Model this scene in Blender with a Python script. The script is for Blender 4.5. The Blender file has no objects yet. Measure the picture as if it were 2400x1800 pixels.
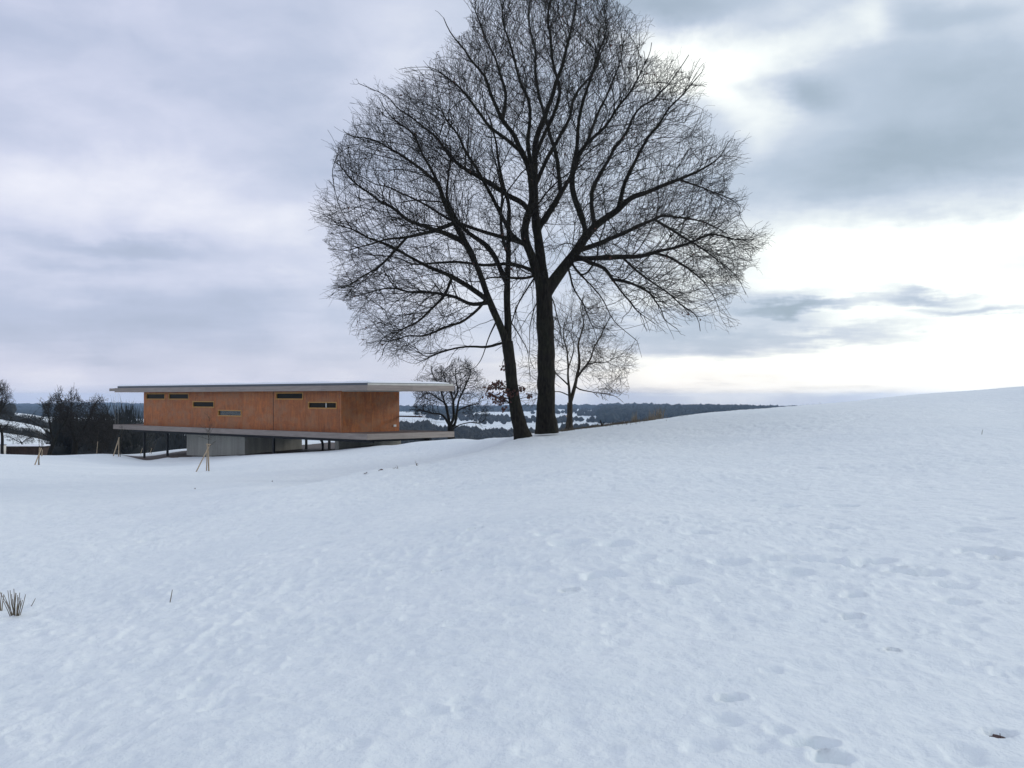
import bpy, math, random, time
import numpy as np
from mathutils import Vector, Matrix, kdtree
T0 = time.time()
random.seed(7)
RS = np.random.RandomState(7)
scene = bpy.context.scene
COL = scene.collection

# ------------------------------------------------------------------ camera
F = 2616.0            # focal length in pixels of a 2400 px wide picture
EYE = 1.65
HOR = 930.3           # picture row of the eye level
PITCH = math.atan((HOR - 900.0) / F)
cam_d = bpy.data.cameras.new('camera')
cam_d.sensor_width = 36.0
cam_d.lens = 36.0 * F / 2400.0
cam_d.clip_start = 0.1
cam_d.clip_end = 60000
cam = bpy.data.objects.new('camera', cam_d)
cam.location = (0, 0, EYE)
cam.rotation_euler = (math.radians(90) + PITCH, 0, 0)
COL.objects.link(cam)
scene.camera = cam

CP, SP = math.cos(PITCH), math.sin(PITCH)
def ray(px, py):
    """direction of the view through a point of the photograph, scaled so that its Y is 1"""
    u = (px - 1200.0) / F
    v = (900.0 - py) / F
    y = CP - v * SP
    z = SP + v * CP
    return (u / y, 1.0, z / y)
def at(px, py, Y):
    r = ray(px, py)
    return Vector((r[0] * Y, Y, EYE + r[2] * Y))

# ------------------------------------------------------------------ sky, sun, exposure
scene.view_settings.view_transform = 'Standard'
scene.view_settings.look = 'None'
scene.view_settings.exposure = 0.0
scene.view_settings.gamma = 1.0
scene.view_settings.use_curve_mapping = False
SUN_AZ, SUN_EL = math.radians(72), math.radians(19)
world = bpy.data.worlds.new('World')
scene.world = world
world.use_nodes = True
nt = world.node_tree
nt.nodes.clear()
class NT:
    """small helper to write node graphs"""
    def __init__(s, tree): s.t = tree
    def n(s, kind, **kw):
        nd = s.t.nodes.new(kind)
        for k, v in kw.items(): setattr(nd, k, v)
        return nd
    def put(s, sock, val):
        if isinstance(val, bpy.types.NodeSocket): s.t.links.new(val, sock)
        elif val is not None: sock.default_value = val
    def math(s, op, a, b=None, c=None, clamp=False):
        nd = s.n('ShaderNodeMath', operation=op, use_clamp=clamp)
        s.put(nd.inputs[0], a)
        if b is not None: s.put(nd.inputs[1], b)
        if c is not None: s.put(nd.inputs[2], c)
        return nd.outputs[0]
    def vmath(s, op, a, b=None):
        nd = s.n('ShaderNodeVectorMath', operation=op)
        s.put(nd.inputs[0], a)
        if b is not None: s.put(nd.inputs[1], b)
        return nd.outputs['Value'] if op in ('LENGTH', 'DISTANCE', 'DOT_PRODUCT') else nd.outputs['Vector']
    def noise(s, vec, scale, detail=4, rough=0.5, dist=0.0, out='Fac'):
        nd = s.n('ShaderNodeTexNoise')
        s.put(nd.inputs['Vector'], vec)
        nd.inputs['Scale'].default_value = scale
        nd.inputs['Detail'].default_value = detail
        nd.inputs['Roughness'].default_value = rough
        nd.inputs['Distortion'].default_value = dist
        return nd.outputs[out]
    def ramp(s, fac, stops, interp='LINEAR'):
        nd = s.n('ShaderNodeValToRGB')
        cr = nd.color_ramp
        cr.interpolation = interp
        while len(cr.elements) < len(stops): cr.elements.new(0.5)
        for e, (p, c) in zip(cr.elements, stops):
            e.position = p
            e.color = tuple(c) + (1.0,) if len(c) == 3 else c
        s.put(nd.inputs['Fac'], fac)
        return nd.outputs['Color']
    def maprange(s, v, a, b, c=0.0, d=1.0, kind='SMOOTHSTEP'):
        nd = s.n('ShaderNodeMapRange', interpolation_type=kind)
        s.put(nd.inputs['Value'], v)
        nd.inputs['From Min'].default_value = a
        nd.inputs['From Max'].default_value = b
        nd.inputs['To Min'].default_value = c
        nd.inputs['To Max'].default_value = d
        return nd.outputs['Result']
    def mix(s, f, a, b):
        nd = s.n('ShaderNodeMix', data_type='RGBA')
        s.put(nd.inputs['Factor'], f)
        s.put(nd.inputs['A'], a if not isinstance(a, tuple) else a + (1.0,) * (4 - len(a)))
        s.put(nd.inputs['B'], b if not isinstance(b, tuple) else b + (1.0,) * (4 - len(b)))
        return nd.outputs['Result']
    def mapping(s, vec, loc=(0, 0, 0), rot=(0, 0, 0), scale=(1, 1, 1)):
        nd = s.n('ShaderNodeMapping')
        s.put(nd.inputs['Vector'], vec)
        nd.inputs['Location'].default_value = loc
        nd.inputs['Rotation'].default_value = rot
        nd.inputs['Scale'].default_value = scale
        return nd.outputs['Vector']
W = NT(nt)
tc = W.n('ShaderNodeTexCoord').outputs['Generated']
sep = W.n('ShaderNodeSeparateXYZ'); W.put(sep.inputs[0], tc)
az_ = W.math('ARCTAN2', sep.outputs['X'], sep.outputs['Y'])
el_ = W.math('ARCSINE', sep.outputs['Z'])
elp = W.math('ABSOLUTE', el_)
# cloud deck: the sky direction carried on to a flat layer far above
inv = W.math('DIVIDE', 1.0, W.math('ADD', W.math('MAXIMUM', sep.outputs['Z'], 0.0), 0.11))
comb = W.n('ShaderNodeCombineXYZ')
W.put(comb.inputs[0], W.math('MULTIPLY', sep.outputs['X'], inv))
W.put(comb.inputs[1], W.math('MULTIPLY', sep.outputs['Y'], inv))
deck = comb.outputs[0]
cmb = W.n('ShaderNodeCombineXYZ')          # (azimuth, elevation) in radians, gently warped
w1 = W.math('SUBTRACT', W.noise(deck, 1.1, 5, 0.55), 0.5)
w2 = W.math('SUBTRACT', W.noise(W.mapping(deck, (7.3, 2.1, 5)), 1.3, 5, 0.55), 0.5)
w3 = W.math('SUBTRACT', W.noise(tc, 14.0, 5, 0.6), 0.5)
W.put(cmb.inputs[0], W.math('ADD', az_, W.math('ADD', W.math('MULTIPLY', w1, 0.16), W.math('MULTIPLY', w3, 0.03))))
W.put(cmb.inputs[1], W.math('ADD', el_, W.math('ADD', W.math('MULTIPLY', w2, 0.07), W.math('MULTIPLY', w3, 0.03))))
ae = cmb.outputs[0]
def blob(cx, cy, hx, hy, rot=0.0, soft=0.0):
    """soft cloud mass centred where the photograph has it, sizes in its pixels"""
    r = ray(cx, cy)
    a = math.atan2(r[0], 1.0); e = math.atan2(r[2], math.hypot(r[0], 1))
    v = W.vmath('SUBTRACT', ae, (a, e, 0.0))
    v = W.mapping(v, rot=(0, 0, math.radians(rot)))
    v = W.vmath('MULTIPLY', v, (F / hx, F / hy, 0.0))
    return W.maprange(W.vmath('LENGTH', v), 1.25, soft, 0.0, 1.0)
n1 = W.noise(W.mapping(deck, (3.1, 1.7, 0), scale=(0.9, 1.0, 1)), 0.9, 7, 0.52, 0.3)
n2 = W.noise(W.mapping(tc, (1.7, 0.3, 2.2), scale=(1, 1, 2.2)), 6.0, 7, 0.56)
L = W.math('ADD', 0.61, W.math('MULTIPLY', W.math('SUBTRACT', n1, 0.5), 0.32))
n3 = W.maprange(W.noise(W.mapping(tc, (9.1, 4.2, 0), scale=(1, 1, 1.8)), 9.0, 8, 0.55, 0.4), 0.38, 0.64)
L = W.math('ADD', L, W.math('MULTIPLY', W.math('SUBTRACT', n3, 0.5), 0.075))
L = W.math('ADD', L, W.math('MULTIPLY', W.math('SUBTRACT', n2, 0.5), 0.40))
BLOBS = [  # cx, cy, half width, half height, amount, rotation
    (2250, 680, 820, 240, 0.46, 0), (2150, 870, 900, 120, 0.55, 0), (1740, 580, 330, 130, 0.16, 0),
    (1640, 150, 170, 90, 0.50, 18), (1600, 60, 200, 45, 0.22, 8), (1830, 85, 230, 50, 0.26, -12), (2020, 38, 80, 50, 0.24, -20), (1750, 270, 80, 100, 0.30, 25),
    (2300, 550, 420, 50, 0.30, 0), (1500, 900, 500, 60, 0.22, 0),
    (2330, 230, 520, 190, -0.28, 8), (2080, 395, 440, 105, -0.34, -6), (1860, 200, 110, 60, -0.30, 0), (1560, -10, 260, 40, -0.30, 0), (2250, 10, 260, 40, -0.18, 0),
    (2190, 690, 150, 26, -0.55, 4), (2290, 735, 170, 20, -0.45, 0), (1900, 712, 190, 18, -0.50, -4), (1730, 790, 400, 55, -0.42, 2), (1790, 705, 150, 45, -.34, 0), (2050, 780, 260, 26, -.26, 0),
    (260, 575, 240, 36, -0.18, 0), (160, 625, 160, 22, -0.12, 0), (180, 740, 560, 80, -0.16, 0), (600, 270, 330, 130, -0.09, 20), (640, 690, 240, 60, -0.12, 0),
    (160, 110, 380, 90, -0.07, 0), (150, 440, 360, 110, 0.12, 0), (600, 500, 420, 90, 0.12, 0), (980, 110, 200, 150, 0.10, 0),
    (300, 880, 700, 50, 0.04, 0), (1000, 860, 420, 60, 0.08, 0),
]
for b in BLOBS:
    L = W.math('ADD', L, W.math('MULTIPLY', blob(b[0], b[1], b[2], b[3], b[5]), b[4]))
cloud = W.ramp(L, [(0.0, (.34, .415, .515)), (0.25, (.41, .485, .61)), (0.48, (.525, .595, .745)), (0.64, (.67, .72, .86)), (0.80, (.86, .89, .97)), (1.0, (1.0, 1.0, 1.0))])
tint = W.maprange(az_, -0.35, 0.30)
cloud = W.vmath('MULTIPLY', cloud, W.mix(tint, (1.01, 0.995, 1.03), (0.98, 1.02, 0.975)))
warm = W.math('MULTIPLY', W.maprange(el_, 0.075, 0.0), W.math('ADD', 0.35, W.math('MULTIPLY', blob(1650, 930, 900, 130), 0.65)))
cloud = W.mix(W.math('MULTIPLY', warm, 0.40), cloud, (0.95, 0.80, 0.72))
glow = W.vmath('MULTIPLY', cloud, (10.0, 10.0, 10.0))
over = W.maprange(L, 0.80, 1.3, 1.0, 1.35, 'LINEAR')
sc_ = W.n('ShaderNodeVectorMath', operation='SCALE'); W.put(sc_.inputs[0], glow); W.put(sc_.inputs['Scale'], over)
sky = W.n('ShaderNodeTexSky', sky_type='NISHITA', sun_disc=False)
sky.sun_elevation = SUN_EL
sky.sun_rotation = SUN_AZ
sky.altitude = 500
sky.air_density = 1.0
sky.dust_density = 2.0
full = W.mix(0.93, sky.outputs[0], sc_.outputs[0])
bg = W.n('ShaderNodeBackground')
bg.inputs['Strength'].default_value = 0.1
W.put(bg.inputs['Color'], full)
wo = W.n('ShaderNodeOutputWorld')
nt.links.new(bg.outputs[0], wo.inputs['Surface'])

sun_d = bpy.data.lights.new('sun', 'SUN')
sun_d.energy = 1.0
sun_d.angle = math.radians(14)
sun_d.color = (1.0, 0.93, 0.84)
sun = bpy.data.objects.new('sun', sun_d)
sdir = Vector((math.sin(SUN_AZ) * math.cos(SUN_EL), math.cos(SUN_AZ) * math.cos(SUN_EL), math.sin(SUN_EL)))
sun.rotation_euler = sdir.to_track_quat('Z', 'Y').to_euler()
sun.location = (60, 40, 60)
COL.objects.link(sun)

scene.cycles.volume_bounces = 3
scene.cycles.max_bounces = 10
scene.cycles.volume_step_rate = 5.0

# ------------------------------------------------------------------ helpers
def link_mesh(name, verts, faces, mats=None, parent=None, smooth=False):
    me = bpy.data.meshes.new(name)
    if isinstance(verts, np.ndarray):
        nv = len(verts); fa = np.asarray(faces, dtype=np.int32)
        k = fa.shape[1]
        me.vertices.add(nv); me.vertices.foreach_set('co', verts.astype(np.float32).ravel())
        me.loops.add(fa.size); me.loops.foreach_set('vertex_index', fa.ravel())
        me.polygons.add(len(fa))
        me.polygons.foreach_set('loop_start', np.arange(0, fa.size, k, dtype=np.int32))
        me.polygons.foreach_set('loop_total', np.full(len(fa), k, dtype=np.int32))
        me.update(calc_edges=True)
    else:
        me.from_pydata([tuple(v) for v in verts], [], faces); me.update()
    if mats is not None:
        for m in (mats if isinstance(mats, (list, tuple)) else [mats]): me.materials.append(m)
    if smooth: me.polygons.foreach_set('use_smooth', [True] * len(me.polygons))
    o = bpy.data.objects.new(name, me)
    COL.objects.link(o)
    if parent is not None: o.parent = parent
    return o
def tag(o, label=None, cat=None, group=None, kind=None):
    if label: o['label'] = label
    if cat: o['category'] = cat
    if group: o['group'] = group
    if kind: o['kind'] = kind
    return o
def thing(name, label, cat, loc=(0, 0, 0), rz=0.0, group=None):
    o = bpy.data.objects.new(name, None)
    o.empty_display_size = 0.2
    o.location = loc; o.rotation_euler = (0, 0, rz)
    COL.objects.link(o)
    return tag(o, label, cat, group)
class MB:
    """collects boxes and rods of ONE piece"""
    def __init__(s): s.v = []; s.f = []
    def box(s, a, b):
        x0, y0, z0 = [min(p, q) for p, q in zip(a, b)]; x1, y1, z1 = [max(p, q) for p, q in zip(a, b)]
        k = len(s.v)
        s.v += [(x0, y0, z0), (x1, y0, z0), (x1, y1, z0), (x0, y1, z0), (x0, y0, z1), (x1, y0, z1), (x1, y1, z1), (x0, y1, z1)]
        s.f += [tuple(k + i for i in q) for q in ((0, 3, 2, 1), (4, 5, 6, 7), (0, 1, 5, 4), (1, 2, 6, 5), (2, 3, 7, 6), (3, 0, 4, 7))]
        return s
    def tube(s, pts, rad, n=6, cap=True):
        pts = [Vector(p) for p in pts]
        if not isinstance(rad, (list, tuple)): rad = [rad] * len(pts)
        k = len(s.v)
        for i, p in enumerate(pts):
            t = (pts[min(i + 1, len(pts) - 1)] - pts[max(i - 1, 0)]).normalized()
            a = t.cross(Vector((0, 1, 0.13)))
            a.normalize(); b = t.cross(a)
            for j in range(n):
                g = 2 * math.pi * j / n
                s.v.append(tuple(p + a * math.cos(g) * rad[i] + b * math.sin(g) * rad[i]))
        for i in range(len(pts) - 1):
            for j in range(n):
                q = (j + 1) % n
                s.f.append((k + i * n + j, k + i * n + q, k + (i + 1) * n + q, k + (i + 1) * n + j))
        if cap:
            s.f.append(tuple(k + j for j in range(n))); s.f.append(tuple(k + (len(pts) - 1) * n + j for j in reversed(range(n))))
        return s
    def build(s, name, mat, parent=None, smooth=False): return link_mesh(name, s.v, s.f, mat, parent, smooth)

# ------------------------------------------------------------------ materials
def new_mat(name):
    m = bpy.data.materials.new(name); m.use_nodes = True
    m.node_tree.nodes.clear()
    g = NT(m.node_tree)
    out = g.n('ShaderNodeOutputMaterial')
    bs = g.n('ShaderNodeBsdfPrincipled')
    m.node_tree.links.new(bs.outputs[0], out.inputs['Surface'])
    return m, g, bs, out
def simple(name, col, rough=0.8, var=0.15, scale=5.0, stretch=(1, 1, 1), bump=0.0, bscale=40, metal=0.0, spec=0.3, coord='Object'):
    m, g, bs, out = new_mat(name)
    co = g.mapping(g.n('ShaderNodeTexCoord').outputs[coord], scale=stretch)
    n = g.noise(co, scale, 6, 0.6)
    info = g.n('ShaderNodeObjectInfo').outputs['Random']
    v = g.math('ADD', g.maprange(n, 0.25, 0.75, 1 - var, 1 + var, 'LINEAR'), g.math('MULTIPLY', g.math('SUBTRACT', info, 0.5), var * 0.5))
    sc = g.n('ShaderNodeVectorMath', operation='SCALE')
    sc.inputs[0].default_value = col; g.put(sc.inputs['Scale'], v)
    g.put(bs.inputs['Base Color'], sc.outputs[0])
    bs.inputs['Roughness'].default_value = rough
    bs.inputs['Metallic'].default_value = metal
    bs.inputs['Specular IOR Level'].default_value = spec
    if bump:
        b = g.n('ShaderNodeBump'); b.inputs['Strength'].default_value = bump; b.inputs['Distance'].default_value = 0.02
        g.put(b.inputs['Height'], g.noise(co, bscale, 5, 0.6)); g.put(bs.inputs['Normal'], b.outputs[0])
    return m

# bark: dark, furrowed along the stem, with a little green algae
def bark_mat(name, c1, c2, moss=0.25):
    m, g, bs, out = new_mat(name)
    co = g.n('ShaderNodeTexCoord').outputs['Object']
    st = g.mapping(co, scale=(1, 1, 0.22))
    n = g.noise(st, 16, 7, 0.65, 0.4)
    n2 = g.noise(co, 1.3, 4, 0.5)
    c = g.mix(g.maprange(n, 0.35, 0.65), c1, c2)
    c = g.mix(g.math('MULTIPLY', g.maprange(n2, 0.45, 0.7), moss), c, (0.035, 0.042, 0.018))
    g.put(bs.inputs['Base Color'], c)
    bs.inputs['Roughness'].default_value = 0.95
    bs.inputs['Specular IOR Level'].default_value = 0.15
    b = g.n('ShaderNodeBump'); b.inputs['Strength'].default_value = 0.9; b.inputs['Distance'].default_value = 0.05
    g.put(b.inputs['Height'], n); g.put(bs.inputs['Normal'], b.outputs[0])
    return m
M_bark = bark_mat('oak_bark', (0.009, 0.008, 0.007), (0.026, 0.023, 0.018), .2)
M_bark2 = bark_mat('pale_bark', (0.035, 0.029, 0.022), (0.075, 0.063, 0.048), 0.15)
M_twig = simple('twig_bark', (0.020, 0.017, 0.014), 0.9, 0.3, 3)
M_twig2 = simple('pale_twig_bark', (0.06, 0.048, 0.035), 0.9, 0.3, 3)
M_leaf = simple('dry_leaf', (0.075, 0.032, 0.024), 0.7, 0.45, 9)

# wood panels of the house: reddish plywood, blotchy, with vertical grain
def ply_mat():
    m, g, bs, out = new_mat('orange_plywood')
    co = g.n('ShaderNodeTexCoord').outputs['Object']
    info = g.n('ShaderNodeObjectInfo').outputs['Random']
    off = g.n('ShaderNodeCombineXYZ'); g.put(off.inputs[0], g.math('MULTIPLY', info, 37.0)); g.put(off.inputs[2], g.math('MULTIPLY', info, 11.0))
    co2 = g.vmath('ADD', co, off.outputs[0])
    grain = g.noise(g.mapping(co2, scale=(1, 1, 0.16)), 5.0, 8, 0.65, 0.8)
    blot = g.noise(g.mapping(co2, scale=(1, 1, 1.7)), 0.9, 5, 0.6)
    speck = g.noise(co2, 16, 6, 0.75)
    c = g.ramp(g.math('ADD', g.math('MULTIPLY', grain, 0.5), g.math('MULTIPLY', speck, 0.5)),
               [(0.30, (0.085, 0.026, 0.008)), (0.5, (0.28, 0.084, 0.015)), (0.66, (0.47, 0.165, 0.034))])
    c = g.mix(g.math('MULTIPLY', g.maprange(blot, 0.42, 0.62), 0.50), c, (0.28, 0.14, 0.065))
    c = g.mix(g.math('MULTIPLY', g.maprange(g.noise(co2, 2.2, 5, 0.6), 0.50, 0.66), 0.45), c, (0.46, 0.125, 0.02))
    sc = g.n('ShaderNodeVectorMath', operation='SCALE'); g.put(sc.inputs[0], c)
    g.put(sc.inputs['Scale'], g.maprange(info, 0, 1, 0.86, 1.1, 'LINEAR'))
    g.put(bs.inputs['Base Color'], sc.outputs[0])
    bs.inputs['Roughness'].default_value = 0.62
    b = g.n('ShaderNodeBump'); b.inputs['Strength'].default_value = 0.35; b.inputs['Distance'].default_value = 0.01
    g.put(b.inputs['Height'], grain); g.put(bs.inputs['Normal'], b.outputs[0])
    return m
M_ply = ply_mat()
M_fascia = simple('weathered_larch', (0.27, 0.235, 0.21), 0.8, 0.22, 3, (0.25, 0.25, 3), 0.3, 30)
M_frame = simple('oiled_window_frame', (0.42, 0.22, 0.06), 0.6, 0.15, 6)
M_dark = simple('black_steel', (0.018, 0.02, 0.024), 0.55, 0.2, 4, metal=0.0)
M_slate = simple('dark_blue_flashing', (0.07, 0.082, 0.095), 0.5, 0.2, 1.5, (0.3, 1, 1))
M_zinc = simple('pale_flashing', (0.50, 0.50, 0.46), 0.5, 0.15, 2)
M_deck = simple('brown_decking', (0.20, 0.15, 0.13), 0.8, 0.25, 4, (0.2, 4, 1))
M_under = simple('dark_soffit_board', (0.06, 0.055, 0.05), 0.9, 0.2, 3)
M_inner = simple('dark_room', (0.05, 0.045, 0.04), 0.9, 0.2, 2)
M_stake = simple('round_pine_stake', (0.38, 0.30, 0.21), 0.8, 0.25, 6)
M_stem = simple('dry_stem', (0.15, 0.125, 0.09), 0.85, 0.35, 12)
M_white = simple('white_plastic', (0.8, 0.8, 0.78), 0.4, 0.05, 2)
M_rust = simple('rust_red_beam', (0.055, 0.02, 0.014), 0.7, 0.2, 3)
def concrete_mat(name, col):
    m, g, bs, out = new_mat(name)
    co = g.n('ShaderNodeTexCoord').outputs['Object']
    streak = g.noise(g.mapping(co, scale=(1, 1, 0.07)), 2.2, 6, 0.6)
    fine = g.noise(co, 9, 6, 0.7)
    v = g.math('ADD', g.maprange(streak, 0.3, 0.7, 0.72, 1.14, 'LINEAR'), g.maprange(fine, 0.3, 0.7, -0.1, 0.1, 'LINEAR'))
    sc = g.n('ShaderNodeVectorMath', operation='SCALE'); sc.inputs[0].default_value = col; g.put(sc.inputs['Scale'], v)
    g.put(bs.inputs['Base Color'], sc.outputs[0]); bs.inputs['Roughness'].default_value = 0.9
    b = g.n('ShaderNodeBump'); b.inputs['Strength'].default_value = 0.4; b.inputs['Distance'].default_value = 0.02
    g.put(b.inputs['Height'], fine); g.put(bs.inputs['Normal'], b.outputs[0])
    return m
M_conc = concrete_mat('board_marked_concrete', (0.37, 0.37, 0.33))
M_glass, g_, bs_, _ = new_mat('window_glass')
bs_.inputs['Base Color'].default_value = (0.50, 0.52, 0.46, 1); bs_.inputs['Roughness'].default_value = 0.03
bs_.inputs['Transmission Weight'].default_value = 1.0; bs_.inputs['IOR'].default_value = 1.45

M_dglass = simple('unlit_window_glass', (0.012, 0.012, 0.008), 0.3, 0.1, 1, spec=0.05)
# snow with bare soil where the attribute says so
def ground_mat():
    m, g, bs, out = new_mat('old_snow')
    geo = g.n('ShaderNodeNewGeometry').outputs['Position']
    soil = g.n('ShaderNodeAttribute'); soil.attribute_name = 'soil'
    s = soil.outputs['Fac']
    big = g.noise(geo, 0.35, 5, 0.55)
    c = g.ramp(big, [(0.3, (0.77, 0.83, 0.85)), (0.7, (0.84, 0.89, 0.895))])
    melt = g.noise(g.mapping(geo, scale=(1, 1.4, 1)), 3.0, 6, 0.62)
    c = g.mix(g.maprange(melt, 0.40, 0.68, 0.0, 0.35), c, (0.70, 0.765, 0.79))
    thin = g.n('ShaderNodeAttribute'); thin.attribute_name = 'thin'  # mask of the hollow's painted shade, not snow depth
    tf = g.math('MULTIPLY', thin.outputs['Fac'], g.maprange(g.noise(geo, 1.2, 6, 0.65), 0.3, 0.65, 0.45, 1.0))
    c = g.mix(g.math('MULTIPLY', tf, 0.85), c, (0.60, 0.645, 0.665))  # greyer snow colour stands in for the shade in the hollow
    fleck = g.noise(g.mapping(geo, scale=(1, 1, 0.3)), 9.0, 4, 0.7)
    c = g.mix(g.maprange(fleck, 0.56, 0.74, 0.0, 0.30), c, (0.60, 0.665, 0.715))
    earth = g.ramp(g.noise(geo, 3.0, 7, 0.7), [(0.3, (0.030, 0.020, 0.014)), (0.55, (0.075, 0.050, 0.033)), (0.75, (0.13, 0.095, 0.06))])
    edge = g.math('ADD', s, g.math('MULTIPLY', g.math('SUBTRACT', g.noise(geo, 2.0, 6, 0.7), 0.5), 0.9))
    c = g.mix(g.maprange(edge, 0.45, 0.56), c, earth)
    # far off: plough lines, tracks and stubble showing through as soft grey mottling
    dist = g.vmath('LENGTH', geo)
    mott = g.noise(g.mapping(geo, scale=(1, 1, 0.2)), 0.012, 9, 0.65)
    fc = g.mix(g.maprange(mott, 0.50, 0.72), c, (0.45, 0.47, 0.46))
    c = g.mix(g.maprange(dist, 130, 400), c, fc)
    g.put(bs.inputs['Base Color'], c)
    bs.inputs['Roughness'].default_value = 0.62
    bs.inputs['Specular IOR Level'].default_value = 0.35
    h1 = g.noise(g.mapping(geo, rot=(0, 0, 0.25), scale=(1.3, 0.8, 1)), 7.0, 6, 0.60)
    h2 = g.noise(geo, 38.0, 5, 0.7)
    h3 = g.noise(g.mapping(geo, scale=(1.2, 0.9, 1)), 1.9, 6, 0.58)
    h = g.math('ADD', g.math('MULTIPLY', h1, 0.035), g.math('ADD', g.math('MULTIPLY', h2, 0.005), g.math('MULTIPLY', h3, 0.12)))
    b = g.n('ShaderNodeBump'); b.inputs['Strength'].default_value = 0.6; b.inputs['Distance'].default_value = 1.0
    g.put(b.inputs['Height'], h); g.put(bs.inputs['Normal'], b.outputs[0])
    return m
M_ground = ground_mat()

# ------------------------------------------------------------------ numeric noise
_perm = RS.permutation(4096)
def vnoise(x, y, seed=0):
    xi = np.floor(x).astype(np.int64); yi = np.floor(y).astype(np.int64)
    fx = x - xi; fy = y - yi
    fx = fx * fx * fx * (fx * (fx * 6 - 15) + 10); fy = fy * fy * fy * (fy * (fy * 6 - 15) + 10)
    def h(a, b): return _perm[(_perm[(a + seed * 131) & 4095] + b) & 4095] / 2047.5 - 1.0
    a = h(xi, yi); b = h(xi + 1, yi); c = h(xi, yi + 1); d = h(xi + 1, yi + 1)
    return (a * (1 - fx) + b * fx) * (1 - fy) + (c * (1 - fx) + d * fx) * fy
def fbm(x, y, octv=4, seed=0, gain=0.5):
    r = 0; a = 1.0; t = 0
    for k in range(octv):
        r = r + a * vnoise(x * 2 ** k + 17.3 * k, y * 2 ** k - 9.1 * k, seed + k); t += a; a *= gain
    return r / t

# ------------------------------------------------------------------ house plan (needed by the ground too)
HA = 0.778
HC = Vector((-9.017, 69.58, 0))
def hw(x, y, z=0.0):          # plan of the house -> world
    c, s = math.cos(-HA), math.sin(-HA)
    return Vector((HC.x + c * x - s * y, HC.y + s * x + c * y, z))
def hl(X, Y):                 # world -> plan (numpy safe)
    c, s = math.cos(HA), math.sin(HA)
    dx, dy = X - HC.x, Y - HC.y
    return c * dx - s * dy, s * dx + c * dy
def on_y(px, yl):             # plan x where the view through column px crosses the line y = yl
    k = ray(px, 930)[0]; c, s = math.cos(-HA), math.sin(-HA)
    # HC.x + c x - s y = k (HC.y + s x + c y)
    return (k * (HC.y + c * yl) - HC.x + s * yl) / (c - k * s)
def on_x(px, xl):
    k = ray(px, 930)[0]; c, s = math.cos(-HA), math.sin(-HA)
    return (k * (HC.y + s * xl) - HC.x - c * xl) / (-s - k * c)

# ------------------------------------------------------------------ ground
CTRL = [  # photo column, photo row, distance
    (2400, 1800, 5.0), (2400, 1400, 9.2), (2400, 1200, 15), (2400, 1050, 28), (2400, 960, 45), (2400, 905, 62),
    (2130, 926, 62), (2130, 1000, 36), (2130, 1150, 19),
    (1800, 1800, 4.95), (1800, 1400, 9.3), (1800, 1200, 16), (1800, 1050, 34), (1800, 963, 60),
    (1600, 978, 58), (1600, 1040, 38),
    (1400, 1800, 5.05), (1400, 1500, 7.8), (1400, 1250, 13.5), (1400, 1100, 25), (1400, 1030, 40), (1400, 1004, 50),
    (1290, 1014, 46), (1200, 1022, 46), (1200, 1100, 28), (1200, 1250, 14.5), (1200, 1500, 8.0),
    (800, 1200, 21), (800, 1400, 11.4), (800, 1800, 5.3), (1000, 1140, 25.5),
    (870, 1107, 33), (700, 1140, 29), (982, 1093, 36), (1085, 1068, 39), (1150, 1048, 41), (600, 1158, 27),
    (870, 1100, 45), (982, 1082, 46), (1085, 1058, 48), (700, 1122, 42), (600, 1128, 40), (1150, 1038, 49),
    (870, 1064, 58), (982, 1050, 58), (1085, 1034, 57),
    (870, 1054, 66), (940, 1041, 66), (982, 1034.5, 64), (1085, 1027, 60), (1150, 1024, 54),
    (600, 1080, 60), (600, 1067, 74), (700, 1062, 72), (790, 1059, 69), (574, 1066, 82), (438, 1067.5, 88), (650, 1063, 79),
    (750, 1055, 80), (750, 1045, 89), (750, 1036, 97), (850, 1056, 80), (900, 1050, 76), (700, 1036, 104), (850, 1040, 100),
    (339, 1076, 90.5), (393, 1070, 88), (350, 1079, 87), (300, 1071, 88), (430, 1056, 98), (430, 1052, 104), (300, 1065, 101),
    (500, 1110, 52), (500, 1085, 66), (400, 1090, 72), (400, 1200, 26), (400, 1400, 13), (400, 1800, 5.6), (400, 1120, 46),
    (150, 1067, 88), (0, 1065, 86), (-150, 1064, 86), (150, 1100, 56), (150, 1200, 30), (150, 1400, 14.5), (0, 1800, 6.2), (-150, 1300, 19), (0, 1130, 42),
    (-400, 1070, 80), (-400, 1300, 20), (2800, 880, 62), (2800, 1050, 28), (2800, 1500, 7.5), (3400, 850, 55), (-1200, 1200, 30), (-1200, 1600, 10),
]
pts = []; zs = []
def add_pz(X, Y, z): pts.append((X, Y)); zs.append(z)
for px, py, Y in CTRL:
    p = at(px, py, Y); add_pz(p.x, p.y, p.z)
for X, Y, z in [(0, 0, 0), (2, 0, .05), (-2, 0, -.08), (0, -3, 0), (8, -2, .25), (-8, -2, -.35), (0, -12, .1), (20, -10, .8), (-20, -10, -1.0), (0, -40, 0.5), (60, -40, 3.0), (-60, -40, -3.5), (0, -150, 0), (200, -100, 5), (-200, -100, -8), (0, -800, -10), (900, -100, -4), (-900, -100, -25), (-2500, -500, -36), (2500, -500, -30), (0, -3000, -36), (0, -9000, -30), (9000, 0, -30), (-9000, 0, -30)]:
    add_pz(X, Y, z)
def far(px, Y, drop):
    drop += 52 if Y >= 9000 else (28 if Y >= 5900 else (8 if Y >= 3400 else 0))
    p = at(px, 930, Y); add_pz(p.x, p.y, EYE - drop)
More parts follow.
